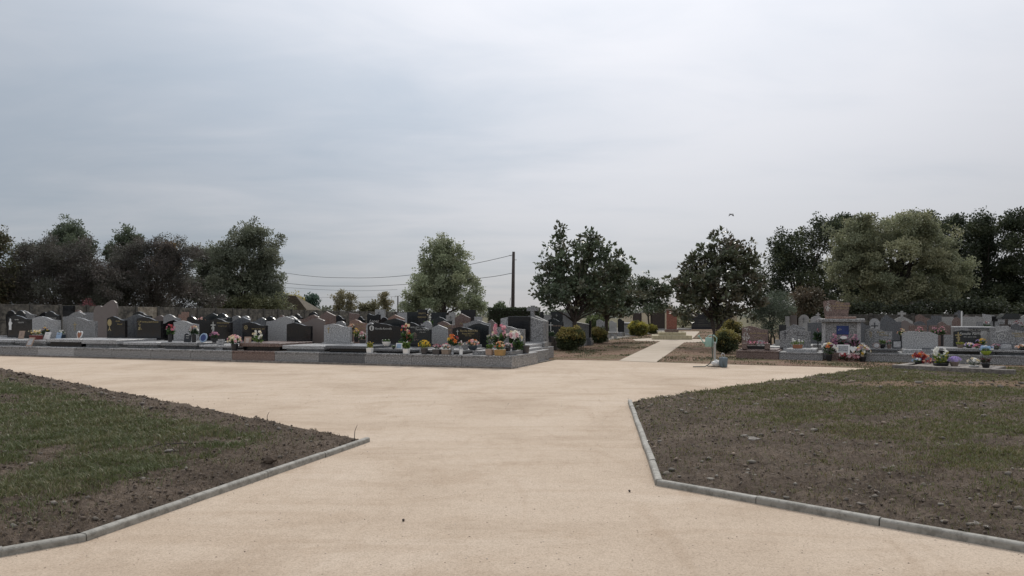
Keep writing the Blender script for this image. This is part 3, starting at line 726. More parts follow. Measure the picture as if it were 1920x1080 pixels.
# --- left block, further rows
rows = [
 (10, 47, 582, 8.2, 'lobes', 'BK', 'black stone of two round humps near the left picture edge'),
 (32, 66, 582, 9.4, 'wave', 'GM', 'grey stone right behind the black two-humped stone'),
 (66, 90, 585, 9.0, 'wave_r', 'BK', 'black stone back rising behind the pale ring headstone'),
 (84, 112, 583, 8.2, 'wave', 'BK', 'black stone with pale script above the pale ring headstone'),
 (117, 138, 573, 10.8, 'flat', 'BK', 'tall square black stone against the panel wall'),
 (134, 154, 581, 12.0, 'dome', 'BR', 'small reddish domed stone peeping over the blue-grey stone back'),
 (156, 176, 586, 9.4, 'flat', 'GM', 'grey flat-topped stone left of the big taupe stone'),
 (175, 217, 563, 8.2, 'heart', 'TP', 'very tall taupe stone with uneven heart-shaped top'),
 (249, 283, 584, 8.2, 'wave', 'BK', 'black stone in front of the cream wall panel'),
 (281, 308, 591, 8.9, 'wave_r', 'TP', 'dull brown stone back beside a light grey wave-topped stone'),
 (306, 337, 589, 8.2, 'wave', 'GM', 'mid grey wave-topped stone before the panel wall'),
 (334, 352, 585, 10.4, 'step', 'OR', 'pinkish brown upright stone with pale edge before the wall'),
 (350, 372, 592, 8.2, 'wave', 'BK', 'small black stone left of peach flowers'),
 (376, 407, 587, 9.0, 'wave_r', 'BG', 'greenish black stone back above peach flowers'),
 (407, 433, 587, 8.4, 'wave', 'BG', 'dark stone with pale script above the pale cross headstone'),
 (432, 452, 592, 9.8, 'dome', 'GM', 'grey domed stone above slate grey stone back, left of two'),
 (450, 468, 592, 9.0, 'dome', 'GL', 'light grey domed stone above slate grey stone back, right of two'),
 (474, 497, 595, 8.2, 'wave_r', 'GD', 'dark stone with light right edge above the ring emblem headstone'),
 (498, 522, 593, 9.3, 'wave', 'BK', 'black stone peeping over tall light grey stone back'),
 (522, 534, 591, 10.6, 'dome', 'BR', 'small brown domed stone before the dark wall'),
 (537, 563, 592, 8.4, 'wave', 'GL', 'light grey wave-topped stone behind the plain black headstone'),
 (546, 570, 599, 5.9, 'wave', 'BG', 'low black stone just above the plain black headstone'),
 (552, 567, 588, 14.0, 'wave', 'BK', 'far black stone with bright right edge before the dark wall'),
 (563, 597, 590, 8.0, 'wave_r', 'BR', 'pinkish brown stone above brown stone back'),
 (578, 595, 585, 14.6, 'dome', 'BK', 'far black domed stone above pinkish brown stone'),
 (600, 628, 584, 10.0, 'peak', 'BR', 'tall brown stone with carved panel above light grey speckled grave'),
 (628, 647, 591, 11.0, 'wave', 'BK', 'black wave-topped stone right of the tall brown stone'),
 (628, 647, 602, 6.2, 'dome', 'GM', 'small grey domed stone peeping over the thin gilt cross headstone'),
 (654, 673, 586, 14.2, 'shield', 'BR', 'far brown stone widening to the top, pale edges'),
 (671, 684, 593, 12.4, 'wave', 'BK', 'far small black stone left of the script stone'),
 (655, 687, 599, 8.2, 'wave', 'OR', 'orange-brown stone with gilt lettering above yellow chrysanthemum'),
 (688, 712, 588, 9.4, 'concave', 'BK', 'black stone with hollow top and pale script above round medallion'),
 (703, 721, 580, 14.4, 'flat', 'GL', 'tall pale grey slab with small cross before far shrubs'),
 (686, 701, 605, 5.6, 'dome', 'GL', 'light grey stone edge left of the medallion headstone'),
 (713, 727, 595, 11.2, 'dome', 'BK', 'small black domed stone right of the script stone'),
 (727, 757, 590, 9.8, 'peak', 'OR', 'orange-brown pointed stone above high dark stone back'),
 (745, 764, 586, 13.0, 'flat', 'GL', 'grey flat stone left of the black box monument'),
 (763, 783, 585, 11.4, 'flat', 'BG', 'black box monument with bright white top'),
 (783, 800, 580, 9.8, 'flat', 'BK', 'tall narrow black stone with gilt lines and white roses'),
 (757, 794, 604, 5.8, 'wave', 'BK', 'low black wave-topped stone above the engraved tree headstone'),
 (792, 808, 602, 6.6, 'dome', 'GL', 'grey stone peeping behind low black wave-topped stone'),
 (808, 837, 586, 13.4, 'flat', 'BG', 'wide far black stone below the round green tree'),
 (812, 846, 594, 8.4, 'wave', 'BG', 'dark wave-topped stone above the brown gilt stone'),
 (836, 853, 586, 11.2, 'step', 'WH', 'rough whitish stone below the round green tree'),
 (820, 852, 602, 6.4, 'wave', 'BR', 'brown wave-topped stone with gilt lines behind orange roses'),
 (853, 881, 588, 9.6, 'peak', 'BR', 'reddish brown pointed stone right of the whitish stone'),
 (864, 891, 581, 14.0, 'flat', 'BK', 'far square black stone left of the clipped hedge'),
 (868, 919, 600, 6.4, 'ogee', 'GM', 'wide grey stone top above dark humped stone back'),
 (889, 903, 594, 12.0, 'flat', 'GL', 'small pale grey stone left of the clipped hedge'),
 (916, 931, 599, 9.2, 'wave', 'TP', 'small dark brown stone in front of the clipped hedge'),
 (1027, 1056, 597, 14.2, 'wave', 'BG', 'dark wave-topped stone with thin cross near the first golden bush'),
]
TXTS = {84: [('Famille Soulier', 0, .7, .1, 'silver', .3)], 407: [('Famille', 0, .76, .12, 'silver', .3), ('Vidal', 0, .6, .12, 'silver', .3)], 600: [('FAMILLE', 0, .68, .11, 'OR'), ('PUIG', 0, .54, .11, 'OR')],
        655: [('Famille', .1, .72, .13, 'gold', .3), ('Torres', .2, .55, .13, 'gold', .3)], 688: [('Lopez', .05, .66, .2, 'silver', .3)], 783: [('MARTY', 0, .84, .11, 'gold'), ('FERRAND', 0, .72, .1, 'gold')],
        757: [('FAMILLE MAS', .1, .72, .09, 'silver')], 820: [('Famille', .1, .74, .11, 'gold', .3), ('Pons', .15, .58, .11, 'gold', .3)], 853: [('Famille', .05, .6, .12, 'gold', .3)], 1027: [('Famille Bosc', .1, .6, .1, 'beige', .3)]}
EMBS = {1027: ('cross', -.3, .6, .45, 'silver'), 703: ('cross', -.1, .84, .16, 'ink'), 783: ('spray', 0, .4, .3, 'white'), 836: ('spray', 0, .7, .3, 'ink')}
for x0, x1, yt, d, shape, mt, lb in rows:
    headstone(LB, x0, x1, yt, d, shape, mt, lb, zb=.45, back=shape.endswith('_r'), slab={'BK': 'GD', 'BG': 'GD', 'BR': 'BR', 'OR': 'BR', 'TP': 'TP'}.get(mt, 'GM'), slabl=1.5,
              txt=TXTS.get(x0 if (x0, d) != (655, 14.2) else -1, ()) if not (x0 == 628) else (), emb=EMBS.get(x0))
# big monument with black panel, right end of the block
s0, s1, top = stone_px(LB, 938, 1019, 594, 5.5)
mo = empty('monument_grave', LB.P((s0 + s1) / 2, 5.5), -LB.th); tag(mo, 'tall grave of black panel between grey granite wings behind the corner flowers', 'grave')
hw = (s1 - s0) / 2
sa = LB.s(953, 5.5) - (s0 + s1) / 2; sb = LB.s(994, 5.5) - (s0 + s1) / 2
box('base_course', M['GM'], mo, -hw - .1, hw + .25, -2.0, .5, -.02, .42, .01)
box('slab', M['GL'], mo, -hw + .2, hw + .1, -1.9, -.2, .421, .56, .01)
bm = bmesh.new(); add_prism(bm, [(-hw, .43), (sa, .43), (sa, top), (-hw, top - .07)], .02, .2, .01); bm_obj('wing', bm, M['GL'], mo)
bm = bmesh.new(); add_prism(bm, [(sb, .43), (hw, .43), (hw, top - .16), (sb, top)], .02, .2, .01); bm_obj('wing', bm, M['GM'], mo)
box('panel', M['BK'], mo, sa + .002, sb - .002, -.06, .24, .43, top + .02, .012)
box('step', M['GM'], mo, hw - .55, hw + .2, -.5, -.02, .421, .6, .01)
# stone cross grave
def cross_grave(blk, px, d, ytop, ybar, yfoot, halfpx, label, mt, gable=True):
    Y = blk.Y(px, d); k = Y / FPX
    root = empty('cross_grave', blk.P(blk.s(px, d), d), -blk.th); tag(root, label, 'gravestone')
    zt, zbar, zf = EYE - (ytop - HY) * k, EYE - (ybar - HY) * k, EYE - (yfoot - HY) * k; hwid = halfpx * k
    bm = bmesh.new(); w = hwid * .3
    add_prism(bm, [(-w, zf), (w, zf), (w, zbar - w), (hwid, zbar - w), (hwid, zbar + w), (w, zbar + w), (w, zt), (-w, zt), (-w, zbar + w), (-hwid, zbar + w), (-hwid, zbar - w), (-w, zbar - w)], -.09, .09, .01)
    bm_obj('cross', bm, M[mt], root)
    bm = bmesh.new(); bw = hwid * (2.6 if gable else 1.5)
    add_prism(bm, [(-bw, .3), (bw, .3), (bw, zf - .22), (w * 1.6, zf), (-w * 1.6, zf), (-bw, zf - .22)], -.16, .16, .012); bm_obj('pedestal', bm, M[mt], root)
    box('plinth', M[mt], root, -bw - .1, bw + .1, -1.6, .35, -.02, .299, .012)
cross_grave(LB, 999, 8.0, 573, 580, 592, 11, 'grey stone cross rising above the black panel monument', 'GM')
headstone(LB, 1019, 1033, 590, 17.0, 'flat', 'GL', 'pale grey upright slab left of the dark columbarium stone', zb=.4, slab='GM')
headstone(LB, 1032, 1055, 584, 17.6, 'flat', 'BG', 'dark square columbarium stone with grey slabs on both sides', zb=.4, slab='GM', emb=('ring', 0, .85, .07, 'silver'))
r_ = headstone(LB, 1055, 1076, 586, 17.0, 'flat', 'GL', 'tall grey pillar stone left of the first magnolia trunk', zb=.4, slab='GM', th=.3)
headstone(LB, 1012, 1018.5, 585, 13.4, 'flat', 'BK', 'narrow black pedestal right of the grey stone cross', zb=.4, slab='GD', slabw=.6, slabl=.6)
r_ = headstone(LB, 1080, 1104, 604, 17.4, 'slant_r', 'GM', 'grey slanted stone behind the first golden bush', zb=.4, slab='GM', th=.3)
headstone(LB, 1104.2, 1108, 601, 17.2, 'flat', 'BK', 'thin black stone edge right of the grey slanted stone', zb=.4, slab='GD', slabw=.3, slabl=.3)
bx = grave(LB, 1003, 1042, 'CC', [(.05, .95, .1, 1.6, .48, .55, 'CC')], None, 'low weathered concrete tomb left of the first golden bush', 1.9, .48); bx.location = LB.P(-2.35, 10.9)

# --- right block, front row
R1 = 1.55
grave(RB, 1380, 1460.5, 'BR', [(.05, .95, .25, 1.9, .3, .34, 'BR'), (.12, .24, .18, .34, .341, .56, 'BR'), (.66, .78, .18, .34, .341, .56, 'BR')], (1391, 1440, 611, R1, 'wave', 'BR', [('Famille Morenval', .12, .62, .09, 'gold', .25), ('1934 - 2009', .12, .42, .06, 'gold')], [('spray', -.32, .58, .62, 'silver')]), 'red-brown grave with white carved flowers and long pink planter', 2.0, .3, None, .36)
grave(RB, 1461, 1543, 'GM', [(.15, .85, .2, 1.6, .27, .38, 'GL')], (1462, 1520, 616, R1, 'peak', 'GM', [('Famille', .05, .74, .09, 'ink', .3), ('Navarro', .18, .6, .09, 'ink', .3)], [('cross', -.32, .68, .44, 'ink')]), 'grey grave with dark engraved cross behind terracotta planter', 2.0, .27, None, .36)
grave(RB, 1620, 1745, 'GM', [(.06, .52, .2, 1.5, .29, .37, 'GM'), (.02, .55, .12, 1.5, .371, .44, 'GD')], (1621, 1673, 615, R1, 'wave', 'GM', [('Famille', .1, .75, .09, 'gold'), ('Moreno', .2, .62, .09, 'gold')], [('spray', -.28, .68, .3, g)]), 'mid grey grave with gilt spray beside black photo frame', 2.0, .29, None, .4)
# speckled double-humped stone standing on the right part of that base
headstone(RB, 1691, 1759, 621, R1 - .25, 'double', 'GL', 'pale speckled stone with two uneven humps', zb=.42, slab='GL', slabl=.85, slabw=1.25)
grave(RB, 1745.5, 1842, 'GM', [(.2, .98, .25, 1.6, .3, .4, 'BK'), (.14, 1.0, .15, 1.6, .401, .5, 'GM')], (1788, 1839, 619, R1, 'wave', 'BG', [('Famille Ferrer', .14, .72, .12, 'silver', .3), ('1941 - 2014   1944 -', .12, .56, .055, 'silver')], [('lilycross', -.33, .6, .62, g)]), 'blue-black grave with gilt cross and script behind purple flowers', 2.0, .3, None, .5)
headstone(RB, 1770, 1787.5, 628, R1 - .1, 'flat', 'GM', 'narrow blue-grey upright slab left of the blue-black grave', zb=.42, slab='GM', slabl=.5, slabw=.4)
headstone(RB, 1840, 1851, 621, R1 + .4, 'flat', 'WH', 'pale narrow slab with pink stain right of the blue-black grave', zb=.42, slab='GM', slabl=.3, slabw=.3)
grave(RB, 1842.5, 1960, 'GM', [(.14, .9, .25, 1.6, .3, .39, 'GD'), (.1, .94, .15, 1.6, .391, .47, 'GM')], (1857, 1938, 618, R1, 'ogee', 'GM', [('FAMILLE', .14, .74, .09, 'gold'), ('GARCIA', .2, .6, .09, 'gold')], [('dove', -.24, .68, .5, 'silver')]), 'wide grey grave with engraved dove at the right picture edge', 2.0, .3, None, .48)
# raised vault with headstone on its roof
va = 0.9; s0, s1 = RB.s(1541, va), RB.s(1614, va); c = (s0 + s1) / 2; hw = (s1 - s0) / 2
vt = empty('vault_tomb', RB.P(c, va), -RB.th); tag(vt, 'tall grey granite vault with brown headstone standing on its roof', 'tomb')
k = RB.Y(1578, va) / FPX; zr0, zr1, zr2 = EYE - (604 - HY) * k, EYE - (598 - HY) * k, EYE - (594 - HY) * k
box('base_course', M['BR'], vt, -hw + .15, hw - .1, -.55, .02, -.02, .27, .01)
box('body', M['GM'], vt, -hw + .05, hw - .05, .02, 2.3, -.02, zr0, .01)
for sx in (-hw, hw - .13): box('pilaster', M['GL'], vt, sx, sx + .13, -.03, .1, -.02, zr0 - .001, .008)
box('roof', M['GM'], vt, -hw - .18, hw + .14, -.14, 2.45, zr0 + .001, zr1, .015)
box('roof_slab', M['OR'], vt, -hw + .1, hw - .15, .1, 1.9, zr1 + .001, zr2, .01)
a0, a1, tp = stone_px(RB, 1543, 1594, 562, va + .75)
bm = bmesh.new(); xc = (a0 + a1) / 2 - c; w = a1 - a0; h = tp - zr2 - .002
add_prism(bm, [(x + xc, z) for x, z in [(-w * .44, zr2 + .002), (w * .42, zr2 + .002)] + outline('wave', w, h, zr2 + .002)[2:]], .75, .87, .012); bm_obj('headstone', bm, M['BR'], vt)
for s_, z_, sz in (('Famille', .76, .1), ('Cruz de Marques', .6, .105), ('Conception familiale', .46, .06)): lettering(vt, s_, sz, xc + .12 * w, .746, zr2 + z_ * h, M['gold'], .3)
emblem(vt, 'spray', xc - .3 * w, .749, zr2 + .6 * h, .6 * h, M['silver'])
ph = box('photo_plaque', M['photo_blue'], vt, -.1, .3, -.006, .021, .88, 1.19, .003)
ph.location = (RB.s(1580, va) - c - .1, 0, EYE - (619 - HY) * k - 1.035)
emblem(vt, 'dove', RB.s(1575, va) - c, -.012, EYE - (618 - HY) * k, .12, M['white'])
# --- right block, rows behind
rrows = [
 (1474, 1509, 608, 3.6, 'peak', 'GM', 'grey pointed stone above the dark engraved cross grave'),
 (1505, 1514, 607, 4.6, 'flat', 'WH', 'pale narrow pillar above the dark engraved cross grave'),
 (1460, 1474, 609, 5.0, 'flat', 'BG', 'dark low box stone beside the olive tree'),
 (1453, 1463, 637, 2.9, 'flat', 'WH', 'small white stone right of the red-brown grave'),
 (1497, 1517, 590, 13.0, 'dome', 'WH', 'far whitish domed stone with tiny cross'),
 (1519, 1542, 592, 14.0, 'dome', 'GL', 'far pale domed stone left of the vault roof'),
 (1481, 1494, 591, 12.6, 'flat', 'TP', 'far dull brown stone left of the whitish domed stone'),
 (1472, 1480, 593, 11.6, 'flat', 'WH', 'far narrow white stone beside the olive tree'),
 (1514, 1540, 605, 6.0, 'flat', 'GD', 'grey block stone left of the vault wall'),
 (1525, 1541, 598, 9.5, 'slant', 'GM', 'blue-grey slanted stone left of the vault wall'),
 (1630, 1650, 597, 9.4, 'dome', 'GL', 'grey domed stone with engraved cross right of the vault'),
 (1650, 1681, 596, 10.4, 'dome', 'GD', 'wide grey domed stone behind the engraved cross stone'),
 (1716, 1743, 589, 17.0, 'wave', 'BR', 'far brown stone against the right boundary wall'),
 (1704, 1738, 610, 5.4, 'flat', 'BR', 'long low reddish tomb carrying pink flowers, left one'),
 (1741, 1783, 610, 5.4, 'flat', 'BR', 'long low reddish tomb carrying pink flowers, right one'),
 (1785, 1803, 595, 9.4, 'dome', 'BR', 'red-brown stone beside a thin white post'),
 (1804, 1831, 594, 8.8, 'flat', 'WH', 'rough pale stone right of the thin white post'),
 (1829, 1846, 592, 11.0, 'shield', 'WH', 'far pale stone widening upward, left of two'),
 (1842, 1866, 588, 12.0, 'shield', 'GL', 'far tall pale stone widening upward, right of two'),
 (1860, 1881, 593, 10.0, 'flat', 'BK', 'black square stone left of the dark-roofed chapel grave'),
 (1830, 1862, 603, 8.0, 'flat', 'GM', 'grey slab stone below the pale widening stones'),
 (1905, 1932, 596, 9.0, 'flat', 'GL', 'pale stone at the right picture edge behind the red wreath'),
]
rrows += [
 (1606, 1632, 604, 8.0, 'wave', 'GD', 'dark grey stone peeping out right of the vault body'),
 (1662, 1690, 603, 6.8, 'flat', 'GD', 'low grey stone above the black photo frame'),
 (1688, 1714, 600, 8.6, 'wave', 'TP', 'dull brown stone right of the mound-shaped cross pedestal'),
 (1712, 1736, 602, 9.6, 'dome', 'GD', 'grey domed stone behind the left long low tomb'),
 (1738, 1760, 598, 11.0, 'wave', 'GD', 'dark grey wave-topped stone behind the right long low tomb'),
 (1758, 1782, 603, 8.4, 'wave', 'BR', 'brown wave-topped stone left of the red-brown stone'),
 (1746, 1766, 592, 15.0, 'flat', 'GD', 'far grey stone right of the brown stone on the wall'),
 (1766, 1788, 594, 14.4, 'flat', 'WH', 'far pale stone left of the weathered stone cross'),
 (1652, 1672, 590, 15.4, 'ogee', 'GD', 'far grey stone left of the cross on a mound'),
 (1806, 1826, 590, 15.5, 'wave', 'TP', 'far brown stone above the rough pale stone'),
 (1866, 1884, 603, 7.2, 'flat', 'GM', 'grey stone left of the dark wooden cross'),
 (1896, 1922, 606, 5.6, 'wave', 'GD', 'dark grey stone above the dove headstone'),
 (1868, 1892, 611, 4.4, 'flat', 'GL', 'light grey slab stone right of the black name board'),
 (1912, 1940, 590, 13.0, 'dome', 'WH', 'far whitish stone cut by the right picture edge'),
]
for x0, x1, yt, d, shape, mt, lb in rrows:
    headstone(RB, x0, x1, yt, d, shape, mt, lb, zb=.38, slab={'BK': 'GD', 'BG': 'GD', 'BR': 'BR', 'TP': 'TP', 'WH': 'WH'}.get(mt, 'GM'), slabl=1.3, emb=('cross', 0, .6, .5, 'ink') if x0 == 1630 else (('cross', 0, .78, .22, 'ink') if x0 == 1497 else None))
cross_grave(RB, 1691, 13.0, 583, 588, 594, 7, 'grey stone cross on a mound-shaped pedestal before the right wall', 'WH')
cross_grave(RB, 1798, 13.5, 582, 588, 597, 7, 'weathered stone cross behind the red-brown stone', 'GD', False)
cross_grave(RB, 1534, 16.0, 586, 590, 596, 4, 'small far stone cross left of the vault roof', 'WH', False)
# white tomb with long black name board
s0, s1 = RB.s(1790, 5.0), RB.s(1869, 5.0); c = (s0 + s1) / 2; hw = (s1 - s0) / 2; k = RB.Y(1830, 5.0) / FPX
wt = empty('white_tomb', RB.P(c, 5.0), -RB.th); tag(wt, 'pale tomb with long black name board above the blue-black grave', 'tomb')
box('body', M['GM'], wt, -hw, hw, 0, 1.8, -.02, EYE - (613 - HY) * k, .015)
box('name_board', M['BK'], wt, RB.s(1816, 5.0) - c, RB.s(1855, 5.0) - c, -.03, -.001, EYE - (621 - HY) * k, EYE - (615.5 - HY) * k, .01)
lettering(wt, 'FAMILLE CAMPREDON', .075, RB.s(1835.5, 5.0) - c, -.034, EYE - (620 - HY) * k, M['silver'])
# chapel grave with dark roof
s0, s1 = RB.s(1880, 7.5), RB.s(1911, 7.5); c = (s0 + s1) / 2; hw = (s1 - s0) / 2; k = RB.Y(1895, 7.5) / FPX
cg = empty('chapel_grave', RB.P(c, 7.5), -RB.th); tag(cg, 'pale grave shaped like a small house with dark roof', 'tomb')
box('body', M['GL'], cg, -hw, hw, 0, 1.2, -.02, EYE - (598 - HY) * k, .01)
bm = bmesh.new(); z0 = EYE - (598 - HY) * k + .001; z1 = EYE - (588 - HY) * k
add_prism(bm, [(-hw - .04, z0), (hw + .04, z0), (hw + .04, z0 + .06), (.25, z1), (-.2, z1), (-hw - .04, z0 + .06)], -.06, 1.3, .01); bm_obj('roof', bm, M['BG'], cg)
# thin white post
q = RB.P(RB.s(1803, 8.0), 8.0); bm = bmesh.new(); add_tube(bm, [(q.x, q.y, 0), (q.x, q.y, 1.75)], [.03, .03], 8); tag(bm_obj('white_post', bm, M['white']), 'thin white post between the red-brown stone and the rough pale stone', 'post')
# dark wooden cross
q = RB.P(RB.s(1887, 6.9), 6.9); wc = empty('wooden_cross', q, -RB.th); tag(wc, 'dark wooden cross standing before the small house grave', 'cross')
box('upright', M['gate_brown'], wc, -.05, .05, -.04, .04, -.02, 1.42, .008); box('arm', M['gate_brown'], wc, -.24, .24, -.045, .045, 1.12, 1.22, .008)
# concrete frame of the grave in the foreground
f0 = gnd(1672, 698); f1 = gnd(1902, 709.5); dv = V2(f1 - f0); L = dv.length; ang = math.atan2(dv.y, dv.x)
fr = empty('concrete_grave', (f0.x, f0.y, 0), ang); tag(fr, 'low bare concrete grave frame on the grass at right with flowers along it', 'grave')
box('frame_beam', M['CC'], fr, 0, L, 0, .22, -.03, .21, .012)
box('frame_beam', M['CC'], fr, .1, L - .5, 1.55, 1.75, -.03, .2, .012)
box('frame_beam', M['CC'], fr, 0, .2, .222, 1.548, -.03, .195, .012); box('frame_beam', M['CC'], fr, L - .7, L - .5, .222, 1.548, -.03, .195, .012)
box('slab', M['CC'], fr, .35, L - .72, .24, 1.52, -.03, .185, .012)
bmf = bmesh.new(); add_box(bmf, .201, L - .701, .221, 1.549, -.02, .06); bm_obj('soil_fill', bmf, M['bed'], fr)

# ------------------------------------------------------------------ flowers, pots and plaques
ICO = bmesh.new(); bmesh.ops.create_icosphere(ICO, subdivisions=1, radius=1); ICO.verts.ensure_lookup_table()
ICOV = np.array([v.co[:] for v in ICO.verts]); ICOF = np.array([[v.index for v in f.verts] for f in ICO.faces]); ICO.free()
COL = {'red': (.36, .03, .035), 'dred': (.17, .02, .03), 'pink': (.58, .2, .27), 'lpink': (.68, .4, .43), 'white': (.74, .73, .68), 'cream': (.68, .58, .38), 'yellow': (.66, .44, .04), 'orange': (.62, .17, .03),
       'mauve': (.42, .2, .3), 'purple': (.30, .2, .48), 'lilac': (.5, .42, .66), 'peach': (.68, .38, .24), 'blue': (.3, .45, .62), 'green': (.07, .13, .035), 'lgreen': (.16, .22, .06), 'dgreen': (.035, .065, .03), 'ygreen': (.36, .32, .06), 'heather': (.09, .045, .045), 'grey': (.3, .3, .28)}
def rosette(c, r, colr, rr, nr):
    """one flower head: cupped petals round a small heart"""
    V = []; F = []; C = []
    for ring, (n, rad, up) in enumerate(((5, 1.0, .15), (5, .72, .55), (3, .4, .8))):
        for k in range(n):
            a = 2 * math.pi * (k + .5 * ring) / n + rr.uniform(-.2, .2); w = 1.15 / n * 2.6
            i = len(V)
            ca, sa = math.cos(a), math.sin(a); c1, s1_ = math.cos(a - w * .5), math.sin(a - w * .5); c2, s2_ = math.cos(a + w * .5), math.sin(a + w * .5)
            V += [(0, 0, up * .1), (c1 * rad * .75, s1_ * rad * .75, up * .7), (ca * rad, sa * rad, up), (c2 * rad * .75, s2_ * rad * .75, up * .7)]
            F.append((i, i + 1, i + 2, i + 3)); kk = rr.uniform(.78, 1.12); C.append([min(.9, x * kk) for x in colr])
    V = np.array(V) * r
    nr = Vector(nr).normalized(); q = Vector((0, 0, 1)).rotation_difference(nr).to_matrix()
    return V @ np.array(q).T + np.array(c), np.array(F), np.array(C)
def leaf_quads(cs, dirs, L, wd, cols_, rr):
    V = []; F = []; C = []
    for c, d in zip(cs, dirs):
        d = Vector(d).normalized(); s = d.orthogonal().normalized(); s.rotate(Matrix.Rotation(rr.uniform(0, 6.3), 3, d)); l = L * rr.uniform(.7, 1.25); c = Vector(c); up = d.cross(s) * l * .12
        i = len(V); V += [c, c + d * l * .5 + s * wd * l + up, c + d * l, c + d * l * .5 - s * wd * l + up]; F.append((i, i + 1, i + 2, i + 3))
        kx = rr.uniform(.65, 1.2); cc = cols_[rr.randrange(len(cols_))]; C.append([x * kx for x in cc])
    return np.array([tuple(v) for v in V]), np.array(F), np.array(C)
def pot_mesh(kind, w, h, bm):
    if kind == 'round': add_lathe(bm, [(w * .36, 0), (w * .47, h * .8), (w * .5, h * .8), (w * .5, h), (w * .44, h), (w * .42, h * .9)])
    elif kind == 'bowl': add_lathe(bm, [(w * .22, 0), (w * .36, h * .25), (w * .47, h * .7), (w * .5, h), (w * .45, h), (w * .42, h * .88)])
    elif kind == 'vase': add_lathe(bm, [(w * .3, 0), (w * .34, h * .05), (w * .22, h * .3), (w * .36, h * .75), (w * .42, h), (w * .36, h), (w * .32, h * .9)])
    elif kind == 'tube': add_lathe(bm, [(w * .4, 0), (w * .42, h * .1), (w * .42, h * .9), (w * .46, h), (w * .4, h), (w * .38, h * .92)])
    elif kind == 'box': add_box(bm, -w / 2, w / 2, -w / 2, w / 2, 0, h, .006, w * .07)
    elif kind == 'planter': add_box(bm, -w / 2, w / 2, -min(w * .25, .12), min(w * .25, .12), 0, h, .006, .02)
SEED = [11]
